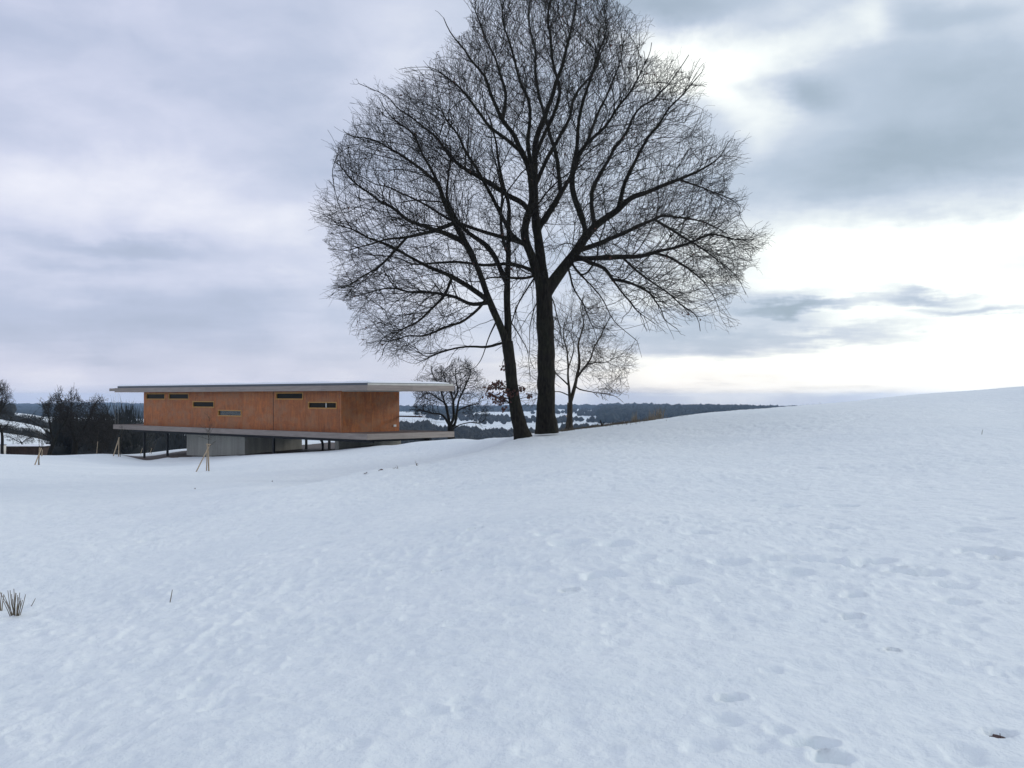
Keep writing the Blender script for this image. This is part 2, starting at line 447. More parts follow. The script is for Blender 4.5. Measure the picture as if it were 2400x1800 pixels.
for px, Y, drop in [
    # behind the crest on the left: hut, fields, wood
    (60, 112, 6.6), (60, 150, 6.9), (60, 200, 7.2), (60, 300, 8.6), (60, 380, 9.2), (60, 600, 10.8), (60, 900, 13.5), (60, 1400, 26), (60, 2500, 40), (60, 4200, 34), (60, 6500, 28), (60, 9500, 30),
    (300, 120, 7.0), (300, 170, 11), (300, 300, 18), (300, 500, 24), (300, 900, 32), (300, 1600, 40), (300, 3500, 38), (300, 6000, 26), (300, 9500, 34),
    (-300, 120, 7.0), (-300, 300, 8.5), (-300, 900, 14), (-300, 2500, 36), (-300, 6500, 30),
    (600, 115, 6.0), (600, 160, 12), (600, 300, 26), (600, 900, 38), (600, 2500, 40), (600, 6000, 34),
    (900, 80, 4.2), (900, 100, 6.0), (900, 150, 16), (900, 300, 30), (900, 600, 38), (900, 850, 34), (900, 1100, 36), (900, 1600, 32), (900, 2300, 32), (900, 3500, 37), (900, 6000, 40), (900, 9500, 46),
    (1100, 66, 3.3), (1100, 78, 6.5), (1100, 110, 15), (1100, 200, 28), (1100, 400, 38), (1100, 800, 43), (1100, 1100, 41), (1100, 1500, 35), (1100, 2200, 33), (1100, 3500, 38), (1100, 6000, 43), (1100, 9500, 50),
    (1300, 56, 2.6), (1300, 68, 5.5), (1300, 100, 14), (1300, 200, 28), (1300, 400, 40), (1300, 800, 45), (1300, 1150, 41), (1300, 1500, 35), (1300, 2200, 33), (1300, 3600, 34), (1300, 6000, 44), (1300, 9500, 52),
    (1500, 64, 2.4), (1500, 75, 4.8), (1500, 110, 12), (1500, 300, 30), (1500, 900, 42), (1500, 1800, 34), (1500, 2600, 34), (1500, 3600, 28), (1500, 6000, 42), (1500, 9500, 50),
    (1700, 72, 2.3), (1700, 90, 5), (1700, 150, 12), (1700, 400, 28), (1700, 1500, 34), (1700, 2600, 32), (1700, 6000, 44),
    (1900, 75, 1.4), (1900, 100, 3.6), (1900, 300, 18), (1900, 2500, 36),
    (2400, 80, .4), (2400, 110, 1.8), (2400, 300, 12), (2400, 2000, 30), (2400, 6000, 34), (3000, 100, 1), (3000, 400, 12), (3000, 3000, 32)]:
    far(px, Y, drop)
PZ = np.array(pts); ZV = np.array(zs)
def warp(X, Y):
    r = np.hypot(X, Y) + 1e-9
    g = np.log1p(r / 5.0)
    return np.stack([X / r * g, Y / r * g], -1)
PW = warp(PZ[:, 0], PZ[:, 1])
def kern(d2): return np.sqrt(d2 + 0.004)
def d2m(A, B): return np.maximum(((A[:, None, :] - B[None, :, :]) ** 2).sum(-1), 0)
_n = len(PW)
_A = np.zeros((_n + 3, _n + 3))
_A[:_n, :_n] = -kern(d2m(PW, PW)) - np.eye(_n) * 0.0008 * 0
_A[:_n, _n] = 1; _A[:_n, _n + 1:] = PW; _A[_n, :_n] = 1; _A[_n + 1:, :_n] = PW.T
_c = np.linalg.solve(_A, np.concatenate([ZV, np.zeros(3)]))
def base_z(X, Y):
    X = np.atleast_1d(np.asarray(X, float)).ravel(); Y = np.atleast_1d(np.asarray(Y, float)).ravel()
    out = np.empty(len(X))
    for i in range(0, len(X), 20000):
        q = warp(X[i:i + 20000], Y[i:i + 20000])
        q2 = (q ** 2).sum(1)[:, None] + (PW ** 2).sum(1)[None] - 2 * q @ PW.T
        out[i:i + 20000] = -kern(np.maximum(q2, 0)) @ _c[:_n] + _c[_n] + q @ _c[_n + 1:]
    return out
def ray_ground(px, py, zf=None, y0=3.0, y1=130.0):
    """first point of the ground seen at this place of the photograph"""
    r = ray(px, py)
    Y = np.exp(np.linspace(math.log(y0), math.log(y1), 1600))
    z = base_z(r[0] * Y, Y)
    d = (EYE + r[2] * Y) - z
    k = np.argmax(d < 0) if (d < 0).any() else len(Y) - 1
    return Vector((r[0] * Y[k], Y[k], z[k]))
PITS = [  # photo column, row, half width m, depth m, lengthwise factor
    (1405, 1352, .16, .05, 1), (1335, 1383, .07, .06, 1), (1430, 1351, .14, .03, 1), (1590, 1365, .16, .035, 1), (1595, 1317, .17, .03, 1),
    (1710, 1632, .07, .055, 1), (1905, 1745, .10, .055, 1.3), (1950, 1775, .085, .045, 1.1), (2342, 1719, .065, .035, 1),
    (2092, 1530, .045, .05, 1), (2000, 1400, .09, .05, 1), (1998, 1446, .07, .05, 1), (2240, 1416, .13, .05, 1), (2135, 1335, .10, .035, 1),
    (1960, 1248, .16, .05, 1), (1970, 1188, .2, .05, 1), (1845, 1188, .18, .05, 1), (1440, 1283, .16, .04, 1), (1330, 1280, .18, .04, 1),
    (1285, 1256, .14, .04, 1), (1945, 1293, .14, .03, 1), (1640, 1258, .17, .035, 1), (1500, 1312, .15, .03, 1), (1710, 1322, .17, .035, 1),
    (1812, 1316, .16, .04, 1.2), (1880, 1316, .15, .05, 1.3), (1930, 1322, .17, .055, 1.2), (1985, 1328, .15, .05, 1.1), (2050, 1322, .17, .055, 1.2), (2165, 1350, .16, .05, 1.1), (2110, 1345, .13, .04, 1.2),
    (2290, 1300, .17, .06, 1.3), (2335, 1303, .16, .06, 1.2), (2380, 1306, .16, .05, 1.2), (2340, 1316, .12, .04, 1), (2230, 1375, .16, .035, 1), (1860, 1346, .17, .035, 1.1), (1960, 1380, .14, .03, 1),
    (1240, 1340, .2, .02, 1), (1180, 1420, .2, .012, 1), (2280, 1250, .2, .035, 1), (2340, 1222, .16, .04, 1),
    (1035, 1341, .08, .035, 1), (1115, 1243, .09, .04, 1), (350, 1268, .16, .04, 1), (740, 1275, .2, .025, 1), (460, 1612, .10, .02, .4), (500, 1648, .06, .018, .4), (85, 1675, .07, .015, .4),
    (1050, 1310, .12, .03, 1), (890, 1310, .10, .025, 1), (640, 1290, .15, .025, 1), (480, 1310, .1, .025, 1), (570, 1312, .06, .02, 1),
]
RS2 = np.random.RandomState(11)
for k in range(150):
    PITS.append((RS2.uniform(0, 2400), RS2.uniform(1130, 1500) if k % 4 else RS2.uniform(1400, 1780), RS2.uniform(.03, .11), RS2.uniform(.008, .024), RS2.uniform(.6, 1.1)))
PITW = [(ray_ground(a, b), w, d * (1.5 if d > .03 else 1), k) for a, b, w, d, k in PITS]
EDGE = [(560, 1180, 24.5), (600, 1158, 27), (700, 1140, 29), (780, 1122, 31), (870, 1107, 33), (930, 1099, 35), (982, 1093, 36), (1040, 1079, 38), (1085, 1068, 39), (1150, 1048, 41), (1230, 1036, 43)]
_et = np.array([math.atan2(ray(a, b)[0], 1) for a, b, c in EDGE]); _er = np.array([c * math.hypot(1, ray(a, b)[0]) for a, b, c in EDGE])
def bank_amt(th_):
    a = np.clip(np.minimum((th_ - _et[0]) / .09, (_et[-1] - th_) / .05), 0, 1)
    return a * a * (3 - 2 * a)
def hollow_shade(X, Y):
    """mask for the shade painted into the snow of the hollow beyond the bank"""
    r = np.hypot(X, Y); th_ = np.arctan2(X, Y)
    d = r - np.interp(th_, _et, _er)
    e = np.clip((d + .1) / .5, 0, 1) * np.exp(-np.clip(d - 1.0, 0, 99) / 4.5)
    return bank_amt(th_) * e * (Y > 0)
def bank(X, Y, r):
    """the snow bank above the hollow: a short drop just beyond its lip"""
    th_ = np.arctan2(X, Y)
    re = np.interp(th_, _et, _er) + .5 * fbm(th_ * 40, th_ * 0, 3, 77)
    amt = bank_amt(th_) * (Y > 0)
    d = r - re
    up = 1 / (1 + np.exp(-np.clip((d - .7) / .28, -30, 30)))
    return amt * .55 * up * np.exp(-np.clip(d, 0, 99) / 8.0) - amt * .05 * np.exp(-(d / .8) ** 2)
def snow_z(X, Y):
    X = np.atleast_1d(np.asarray(X, float)).ravel(); Y = np.atleast_1d(np.asarray(Y, float)).ravel()
    z = base_z(X, Y)
    r = np.hypot(X, Y)
    z -= bank(X, Y, r)
    z += 0.10 * fbm(X / 7.0, Y / 7.0, 3, 5) * np.clip(r / 20, .15, 1) * np.clip(1.6 - r / 50, .35, 1) * (r < 140)
    z -= .07 * np.exp(-((X - 1.41) ** 2 + (Y - 45) ** 2) / .8) + .06 * np.exp(-((X - .41) ** 2 + (Y - 44) ** 2) / .6)
    m = r < 60
    x, y = X[m], Y[m]
    patch = np.clip(0.75 + 0.8 * fbm(x / 3.5, y / 3.5, 2, 21), 0.25, 1.4)
    wx = x + .12 * fbm(x / .5, y / .5, 2, 61); wy = y + .12 * fbm(x / .5, y / .5, 2, 63)
    rid = 1 - np.abs(vnoise(wx / .30, wy / .42, 13)) * 1.6
    rid2 = 1 - np.abs(vnoise(wx / .13, wy / .20, 15)) * 1.6
    lumps = 0.016 * fbm(x / 1.1, y / 0.9, 3, 9) + patch * (0.015 * rid + 0.010 * rid2 + 0.014 * fbm(x / .22, y / .34, 3, 19) + 0.004 * vnoise(wx / .055, wy / .08, 17))
    z[m] += lumps
    ul, vl = hl(X, Y)
    for p, w, d, k in PITW:
        dx = (X - p.x); dy = (Y - p.y)
        s = (np.abs(dx) < w * 3) & (np.abs(dy) < w * 3 / k + .1)
        if not s.any(): continue
        q = np.sqrt((dx[s] / w) ** 2 + (dy[s] * k / w) ** 2) + 0.25 * fbm(X[s] / (w * .8), Y[s] / (w * .8), 2, 31)
        z[s] -= d * (1 / (1 + np.exp((q - 1.0) * 9.0))) - d * 0.18 * np.exp(-((q - 1.5) / .35) ** 2)
    farm = r > 250
    z[farm] += np.clip((r[farm] - 250) / 1200, 0, 1) * (3.0 * fbm(X[farm] / 500, Y[farm] / 500, 3, 41)) + np.clip((r[farm] - 3000) / 3000, 0, 1) * 17 * fbm(X[farm] / 900, Y[farm] / 1800, 4, 43)
    return z
def soil_mask(X, Y):
    X = np.asarray(X, float).ravel(); Y = np.asarray(Y, float).ravel()
    u, v = hl(X, Y)
    wob = 0.8 * fbm(X / 2.5, Y / 2.5, 3, 51)
    a = np.minimum(np.minimum(u + 33.5, -0.6 - u), np.minimum(v - np.where(u < -22, -.9, .7), np.where(u > -22, 12.5, 8.6) - v)) + wob
    m = np.clip(0.5 + a * 0.8, 0, 1)
    for p, w in ((P_strip1, 1.4), (P_strip2, 1.1), (P_strip3, .9)):
        d = np.hypot((X - p.x) / 1.6, (Y - p.y)) / w + 0.5 * fbm(X / .7, Y / .7, 3, 53)
        m = np.maximum(m, np.clip(1.2 - d, 0, 1) * 0.8)
    return m
P_strip1, P_strip2, P_strip3 = at(1345, 1006, 50), at(1390, 1003, 50.5), at(1445, 999, 51)
# grid: fine where the picture looks, coarse elsewhere
half = math.radians(27.5)
th = np.concatenate([np.linspace(-half, half, 640), np.linspace(half, 2 * math.pi - half, 90)[1:-1]])
rr = np.concatenate([np.geomspace(0.01, 3.8, 22)[:-1], np.geomspace(3.8, 22, 330)[:-1], np.geomspace(22, 125, 300)[:-1], np.geomspace(125, 8000, 160)])
TH, RR = np.meshgrid(th, rr)
GX, GY = (np.sin(TH) * RR).ravel(), (np.cos(TH) * RR).ravel()
GZ = snow_z(GX, GY)
na, nr = len(th), len(rr)
I, J = np.meshgrid(np.arange(nr - 1), np.arange(na), indexing='ij')
J2 = (J + 1) % na
faces = np.stack([I * na + J, I * na + J2, (I + 1) * na + J2, (I + 1) * na + J], -1).reshape(-1, 4)
V = np.stack([GX, GY, GZ], -1)
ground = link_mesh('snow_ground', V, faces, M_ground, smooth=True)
att = ground.data.attributes.new('soil', 'FLOAT', 'POINT')
att.data.foreach_set('value', soil_mask(GX, GY).astype(np.float32))
att2 = ground.data.attributes.new('thin', 'FLOAT', 'POINT')  # where the hollow's shade is painted on the snow
att2.data.foreach_set('value', hollow_shade(GX, GY).astype(np.float32))
tag(ground, kind='structure')
def gz(X, Y): return float(snow_z([X], [Y])[0])
print('ground', round(time.time() - T0, 1))

# ------------------------------------------------------------------ the house on its slab
ZS_B, ZS_T, ZR_B, ZR_T = EYE - 2.681, EYE - 2.312, EYE + 0.388, EYE + 0.870
LX = -34.3; LY = 7.346
house = thing('flat_roofed_house', 'long orange plywood house with flat snowy roof raised on concrete walls and thin columns', 'house', (HC.x, HC.y, 0), -HA)
def hbox(name, a, b, mat, lab=None, parent=None):
    o = MB().box(a, b).build(name, mat, parent or house)
    if lab: o['label'] = lab
    return o
# floor slab, edged with boards, deck on top
hbox('floor_slab', (LX + .04, .04, ZS_B + .02), (-.04, LY - .04, ZS_T - .05), M_under)
def run(name, axis, a, b, fixed, z0, z1, mat, n, th_=.04, gap=.006, parent=None):
    """a row of edge boards along one side"""
    step = (b - a) / n
    for k in range(n):
        p, q = a + k * step + gap / 2, a + (k + 1) * step - gap / 2
        if axis == 'x': hbox(name, (p, fixed - th_ if fixed > 1 else fixed, z0), (q, fixed if fixed > 1 else fixed + th_, z1), mat, parent=parent)
        else: hbox(name, (fixed - th_ if fixed > -1 else fixed, p, z0), (fixed if fixed > -1 else fixed + th_, q, z1), mat, parent=parent)
run('slab_edge_board', 'x', LX, 0, 0.0, ZS_B, ZS_T, M_fascia, 8)
run('slab_edge_board', 'x', LX, 0, LY, ZS_B, ZS_T, M_fascia, 8)
run('slab_edge_board', 'y', .045, LY - .045, 0.0, ZS_B, ZS_T, M_fascia, 2)
run('slab_edge_board', 'y', .045, LY - .045, LX, ZS_B, ZS_T, M_fascia, 2)
pitch = .145
nb = int((LY - .1) / pitch)
deck_m = MB()
for k in range(nb):
    deck_m.box((LX + .05, .05 + k * pitch, ZS_T - .048), (-.05, .05 + k * pitch + pitch - .008, ZS_T - .012 + .004 * (k % 3)))
tag(deck_m.build('decking_boards', M_deck, house), kind='stuff')
# steel frame under the slab
for k, y in enumerate((1.25, 6.1)): hbox('steel_beam', (LX + 1.2, y - .1, ZS_B - .24), (-1.0, y + .1, ZS_B + .018), M_dark)
for x in (-33, -29.5, -26, -22.5, -19, -15.5, -12, -8.5, -5, -1.6): hbox('cross_beam', (x - .07, 1.36, ZS_B - .2), (x + .07, 5.99, ZS_B + .018), M_dark)
# roof
hbox('roof_slab', (LX + .34, .05, ZR_B + .03), (-.05, LY - .05, ZR_B + .33), M_under)
ROOFE = LX - .7
run('roof_edge_board', 'x', LX + .22, 0, 0.0, ZR_B, ZR_B + .35, M_fascia, 7)
run('roof_edge_board', 'x', LX + .22, 0, LY, ZR_B, ZR_B + .35, M_fascia, 7)
run('roof_edge_board', 'y', .045, LY - .045, 0.0, ZR_B, ZR_B + .35, M_fascia, 2)
hbox('roof_edge_board', (LX + .22, .045, ZR_B), (LX + .26, LY - .045, ZR_B + .35), M_fascia)
hbox('eaves_beam', (LX - .75, .002, ZR_B + .10), (LX + .215, .12, ZR_B + .33), M_fascia)
hbox('eaves_beam', (LX - .75, LY - .12, ZR_B + .10), (LX + .215, LY - .002, ZR_B + .33), M_fascia)
hbox('flashing', (LX + .72, .012, ZR_B + .354), (-.03, .05, ZR_B + .50), M_slate, 'dark blue grey flashing along the long roof edge')
hbox('flashing', (-.06, .055, ZR_B + .354), (-.028, LY - .45, ZR_B + .47), M_zinc, 'pale flashing along the short roof edge')
hbox('flashing', (LX + .72, LY - .09, ZR_B + .354), (-.03, LY - .44, ZR_B + .48), M_zinc)
hbox('roof_membrane', (LX + .74, .055, ZR_B + .332), (-.07, LY - .46, ZR_B + .44), M_under)
# snow lying on the roof: a thin uneven sheet
M_snowcap = simple('roof_snow', (0.84, 0.87, 0.91), 0.7, 0.03, 2, bump=0.3, bscale=6)
sv = []; sf = []
nx_, ny_ = 90, 16
for i in range(nx_ + 1):
    for j in range(ny_ + 1):
        x = LX + .78 + (-.02 - LX - .78) * i / nx_; y = .0 + (LY - .46) * j / ny_
        e = min(i, nx_ - i, j * 1.5, (ny_ - j) * 1.5)
        h = .50 + (.13 if e > 0 else .05) + .03 * math.sin(i * .55 + j) * math.sin(j * .8 + i * .13) * (e > 0)
        sv.append((x, y, ZR_B + h))
for i in range(nx_):
    for j in range(ny_):
        a = i * (ny_ + 1) + j
        sf.append((a, a + ny_ + 1, a + ny_ + 2, a + 1))
k0 = len(sv)
ring = [(i, 0) for i in range(nx_)] + [(nx_, j) for j in range(ny_)] + [(i, ny_) for i in range(nx_, 0, -1)] + [(0, j) for j in range(ny_, 0, -1)]
for i, j in ring:
    v = sv[i * (ny_ + 1) + j]; sv.append((v[0], v[1], ZR_B + .502))
for q in range(len(ring)):
    i, j = ring[q]; i2, j2 = ring[(q + 1) % len(ring)]
    sf.append((k0 + q, k0 + (q + 1) % len(ring), i2 * (ny_ + 1) + j2, i * (ny_ + 1) + j))
link_mesh('roof_snow', sv, sf, M_snowcap, house, True)
# walls: upright plywood panels with open joints, windows let into them
WY = 0.546; TW = 0.12
WX0, WX1 = on_y(337, WY), on_y(800, WY)
WYB = on_x(936, WX1)
def zat(px, py, xl=None, yl=None):
    """height where the view through the pixel crosses a wall plane of the house"""
    if yl is not None: p = hw(on_y(px, yl), yl)
    else: p = hw(xl, on_x(px, xl))
    return EYE + ray(px, py)[2] * p.y
wins = [(343.5, 386, 924, 934.3), (396.5, 441.5, 924, 934.3), (452.8, 501, 942.3, 953), (512.3, 565, 963, 973.6), (648, 709, 922.3, 934), (724, 788, 944.2, 955.5)]
WIN = []
for a, b, c, d in wins:
    xa, xb = on_y(a, WY), on_y(b, WY)
    xm = (a + b) / 2
    WIN.append((xa, xb, zat(xm, d, yl=WY), zat(xm, c, yl=WY)))
seams = [337, 391.5, 447.5, 506.5, 568.5, 640.5, 716, 800]
SX = [on_y(s, WY) for s in seams]
PZ0, PZ1 = ZS_T - .01, ZR_B + .02
def panel(x0, x1, hole, name='wall_panel'):
    y0, y1 = WY, WY + TW
    if hole is None: return hbox(name, (x0, y0, PZ0), (x1, y1, PZ1), M_ply)
    hx0, hx1, hz0, hz1 = hole
    o = [(x0, PZ0), (x1, PZ0), (x1, PZ1), (x0, PZ1)]; h = [(hx0, hz0), (hx1, hz0), (hx1, hz1), (hx0, hz1)]
    v = [(p[0], y0, p[1]) for p in o + h] + [(p[0], y1, p[1]) for p in o + h]
    f = []
    for k in range(4):
        q = (k + 1) % 4
        f += [(k, q, 4 + q, 4 + k), (8 + k, 12 + k, 12 + q, 8 + q), (k, 8 + k, 8 + q, q), (4 + k, 4 + q, 12 + q, 12 + k)]
    return link_mesh(name, v, f, M_ply, house)
FR = .075
for k in range(7):
    gap = .004 if k != 4 and k != 5 else .004
    x0, x1 = SX[k] + .004, SX[k + 1] - .004
    if k == 4: x1 -= .035
    if k == 5: x0 += .035
    wi = {0: 0, 1: 1, 2: 2, 3: 3, 5: 4, 6: 5}.get(k)
    hole = None
    if wi is not None:
        a, b, c, d = WIN[wi]; hole = (a - FR, b + FR, c - FR, d + FR)
    panel(x0, x1, hole)
for i, (a, b, c, d) in enumerate(WIN):
    y0, y1 = WY - .025, WY + .10
    o = [(a - FR + .002, c - FR + .002), (b + FR - .002, c - FR + .002), (b + FR - .002, d + FR - .002), (a - FR + .002, d + FR - .002)]; h = [(a, c), (b, c), (b, d), (a, d)]
    v = [(p[0], y0, p[1]) for p in o + h] + [(p[0], y1, p[1]) for p in o + h]
    f = []
    for k in range(4):
        q = (k + 1) % 4
        f += [(k, q, 4 + q, 4 + k), (8 + k, 12 + k, 12 + q, 8 + q), (k, 8 + k, 8 + q, q), (4 + k, 4 + q, 12 + q, 12 + k)]
    fr = link_mesh('window', v, f, M_frame, house)
    MB().box((a - .001, WY + .06, c - .001), (b + .001, WY + .07, d + .001)).build('pane', M_glass if i == 3 else M_dglass, fr)
    if i == 5:
        xm = on_y(764, WY)
        MB().box((xm - .04, WY + .0, c + .002), (xm + .04, WY + .058, d - .002)).build('mullion', M_zinc, fr)
# short side wall in two courses of panels, corner post
ys = np.linspace(WY + TW + .004, WYB, 3)
for k in range(2):
    zz = np.linspace(PZ0, PZ1 - .06, 2)
    hbox('wall_panel', (WX1 - TW, ys[k] + .003, zz[0]), (WX1 - .001, ys[k + 1] - .003, zz[1]), M_ply)
hbox('corner_post', (WX1 - .10, WY - .012, PZ0), (WX1 + .008, WY + .10, PZ1), M_ply)
hbox('wall_head_trim', (WX1 - TW, WY + .02, PZ1 - .056), (WX1 + .02, WYB + .03, PZ1 - .022), M_zinc)
hbox('downpipe_channel', (SX[5] - .036, WY + .05, PZ0), (SX[5] + .036, WY + TW - .01, PZ1), M_dark)
MB().tube([(SX[5], WY + .02, PZ0 - .0), (SX[5], WY + .02, PZ1)], .028, 8).build('downpipe', M_dark, house)
vx = on_x(925, WX1); vz = zat(925, 997.5, xl=WX1)
hbox('wall_vent', (WX1, vx - .11, vz - .07), (WX1 + .05, vx + .11, vz + .07), M_white)
# the far side and inside: back wall with an opening in line with the low window, partitions
kx = ray(538, 966)
bx = on_y(538, WYB - .1); bz = EYE + kx[2] * hw(bx, WYB - .1).y
o = [(WX0, PZ0), (WX1 - TW - .002, PZ0), (WX1 - TW - .002, PZ1), (WX0, PZ1)]
h = [(bx - 1.7, PZ0 + .25), (bx + 1.9, PZ0 + .25), (bx + 1.9, PZ1 - .3), (bx - 1.7, PZ1 - .3)]
v = [(p[0], WYB - .12, p[1]) for p in o + h] + [(p[0], WYB, p[1]) for p in o + h]
f = []
for k in range(4):
    q = (k + 1) % 4
    f += [(k, q, 4 + q, 4 + k), (8 + k, 12 + k, 12 + q, 8 + q), (k, 8 + k, 8 + q, q), (4 + k, 4 + q, 12 + q, 12 + k)]
link_mesh('rear_wall', v, f, M_inner, house)
for x in (h[0][0] - .2, h[1][0] + .1): hbox('partition_wall', (x, WY + TW + .003, PZ0), (x + .1, WYB - .123, PZ1), M_inner)
hbox('end_wall', (WX0 + .003, WY + TW + .003, PZ0), (WX0 + TW, WYB - .123, PZ1), M_ply)
# rail jutting past the rear corner
xr = on_y(988, WYB + .05)
zr = EYE + ray(962, 976)[2] * hw((xr + WX1) / 2, WYB).y
hbox('jutting_rail', (WX1 - 1.0, WYB + .002, zr - .045), (xr, WYB + .09, zr + .045), M_rust, 'rust brown rail jutting past the rear corner')
# fine chains hanging from the eaves at the far end
for px in (270, 277):
    x = on_y(px, .25)
    MB().tube([(x, .25, ZS_T), (x, .25, ZR_B + .2)], .006, 4).build('rain_chain', M_zinc, house)
# slim columns
for px, y in ((339, 1.2), (393, 1.2), (642, 1.2), (718, 6.1), (772, 6.1)):
    x = on_y(px, y); p = hw(x, y)
    hbox('column', (x - .07, y - .07, gz(p.x, p.y) - .4), (x + .07, y + .07, ZS_B - .235), M_dark)
# concrete supports
cy = 1.55
cx1, cx0 = on_y(574, cy), on_y(438, cy); cyb = on_x(708, cx1)
base = thing_parent = house
# block: board-marked sheets with narrow joints
n_b = 9; st = (cx1 - cx0) / n_b
zlow = EYE - 5.6
for k in range(n_b):
    hbox('concrete_panel', (cx0 + k * st + .004, cy, zlow), (cx0 + (k + 1) * st - .004, cy + .2, ZS_B - .245), M_conc)
n_s = 3; st2 = (cyb - cy - .2) / n_s
for k in range(n_s):
    hbox('concrete_panel', (cx1 - .2, cy + .203 + k * st2 + .004, zlow), (cx1 - .004, cy + .2 + (k + 1) * st2 - .004, ZS_B - .245), M_conc)
hbox('concrete_core', (cx0 + .05, cy + .21, zlow), (cx1 - .21, cyb - .05, ZS_B - .25), M_conc)
cy2 = 1.35
dx1 = on_y(794, cy2); dyb = on_x(940, dx1)
hbox('concrete_fin', (dx1 - .42, cy2, zlow), (dx1, min(dyb, 7.0), ZS_B - .245), M_conc)
# a curved dark bracket in the shade between the supports
x = on_y(757, 4.5); p = hw(x, 4.5)
MB().tube([(x, 4.5, gz(p.x, p.y) - .2), (x, 4.5, ZS_B - .75), (x - .12, 4.5, ZS_B - .5), (x - .45, 4.5, ZS_B - .32), (x - .8, 4.5, ZS_B - .22)], .09, 6).build('curved_strut', M_dark, house, True)
print('house', round(time.time() - T0, 1), 'wallx', WX0, WX1, 'yb', WYB, 'cyb', cyb, 'dyb', dyb)

# ------------------------------------------------------------------ trees
def resample(P, step):
    P = np.array(P, float)
    d = np.r_[0, np.cumsum(np.linalg.norm(np.diff(P[:, :3], axis=0), axis=1))]
    n = max(2, int(round(d[-1] / step)) + 1)
    t = np.linspace(0, d[-1], n)
    return np.stack([np.interp(t, d, P[:, k]) for k in range(P.shape[1])], -1)
def smooth(P, it=2):
    P = P.copy()
    for _ in range(it): P[1:-1] = 0.25 * P[:-2] + 0.5 * P[1:-1] + 0.25 * P[2:]
    return P
def trace(pts, Y0, Y1, step, w0, w1, Yend_pow=1.0):
    """limb drawn through points of the photograph, its depth running from Y0 to Y1; widths in metres (radius)"""
    Pp = np.array(pts, float)
    d = np.r_[0, np.cumsum(np.hypot(*np.diff(Pp, axis=0).T))]; t = d / d[-1]
    rows = []
    for (px, py), s in zip(Pp, t):
        Y = Y0 + (Y1 - Y0) * s ** Yend_pow
        p = at(px, py, Y)
        rows.append((p.x, p.y, p.z, w0 + (w1 - w0) * s ** 0.8))
    R = resample(rows, step)
    R[:, :3] = smooth(R[:, :3], 2)
    return R
def limb_state(limbs):
    pos = []; par = []; lid = []; rad = []; starts = []
    for (P, pl, tid) in limbs:
        if pl is None: prev = -1
        else:
            s0, s1 = starts[pl]
            q = np.array([pos[i][:3] for i in range(s0, s1)])
            prev = s0 + int(np.argmin(((q - P[0, :3]) ** 2).sum(1)))
        a = len(pos)
        for k in range(len(P)):
            pos.append(P[k, :3]); rad.append(P[k, 3]); lid.append(tid); par.append(prev); prev = len(pos) - 1
        starts.append((a, len(pos)))
    return np.array(pos), np.array(par), np.array(lid), np.array(rad)
def grow(state, attract, step, kill, influence, inertia, trop, maxit=90, jitter=0.1, rs=RS):
    """branches grow from the given nodes towards the points in the crown"""
    pos, par, lid, blocked = state
    n0 = len(pos)
    cap_ = 160000
    POS = np.zeros((cap_, 3), np.float32); POS[:n0] = pos
    PAR = np.full(cap_, -1, np.int32); PAR[:n0] = par
    LID = np.zeros(cap_, np.int32); LID[:n0] = lid
    DIR = np.zeros((cap_, 3), np.float32)
    d = POS[:n0] - POS[np.maximum(PAR[:n0], 0)]
    DIR[:n0] = d / (np.linalg.norm(d, axis=1, keepdims=True) + 1e-6)
    NCH = np.zeros(cap_, np.int32); np.add.at(NCH, PAR[:n0][PAR[:n0] >= 0], 1)
    LASTD = np.zeros((cap_, 3), np.float32)
    A = attract.astype(np.float32); best = np.full(len(A), 1e9, np.float32); bi = np.zeros(len(A), np.int32)
    n = n0; new = np.arange(0, n0)
    new = new[~blocked]
    for it in range(maxit):
        if len(new):
          for b0 in range(0, len(new), 3000):
            nb_ = new[b0:b0 + 3000]; B = POS[nb_]
            for c in range(0, len(A), 6000):
                Ac = A[c:c + 6000]
                D = (Ac ** 2).sum(1)[:, None] + (B ** 2).sum(1)[None] - 2 * Ac @ B.T
                j = D.argmin(1); dm = D[np.arange(len(j)), j]
                m = dm < best[c:c + 6000]
                best[c:c + 6000][m] = dm[m]; bi[c:c + 6000][m] = nb_[j[m]]
        keep = best > kill * kill
        A, best, bi = A[keep], best[keep], bi[keep]
        if not len(A): break
        act = best < influence * influence
        if not act.any(): break
        ids = bi[act]
        v = A[act] - POS[ids]; v /= np.linalg.norm(v, axis=1, keepdims=True) + 1e-6
        u, inv_ = np.unique(ids, return_inverse=True)
        acc = np.zeros((len(u), 3), np.float32); np.add.at(acc, inv_, v)
        acc /= np.linalg.norm(acc, axis=1, keepdims=True) + 1e-6
        dd = acc + inertia * DIR[u] + trop(POS[u]) + rs.normal(0, jitter, acc.shape)
        dd /= np.linalg.norm(dd, axis=1, keepdims=True) + 1e-6
        ok = (NCH[u] < 3) & ((NCH[u] == 0) | ((dd * LASTD[u]).sum(1) < 0.93))
        # attractors whose node is stuck are dropped
        stuck = ~ok[inv_]
        if stuck.any():
            full_act = np.where(act)[0][stuck]
            mk = np.ones(len(A), bool); mk[full_act[rs.rand(len(full_act)) < .5]] = False
            A, best, bi = A[mk], best[mk], bi[mk]
        u = u[ok]; dd = dd[ok]
        if not len(u):
            new = np.zeros(0, int); continue
        m = len(u)
        if n + m > cap_: break
        POS[n:n + m] = POS[u] + dd * step; PAR[n:n + m] = u; LID[n:n + m] = LID[u]; DIR[n:n + m] = dd
        NCH[u] += 1; LASTD[u] = dd
        new = np.arange(n, n + m); n += m
    return POS[:n].astype(float), PAR[:n], LID[:n]
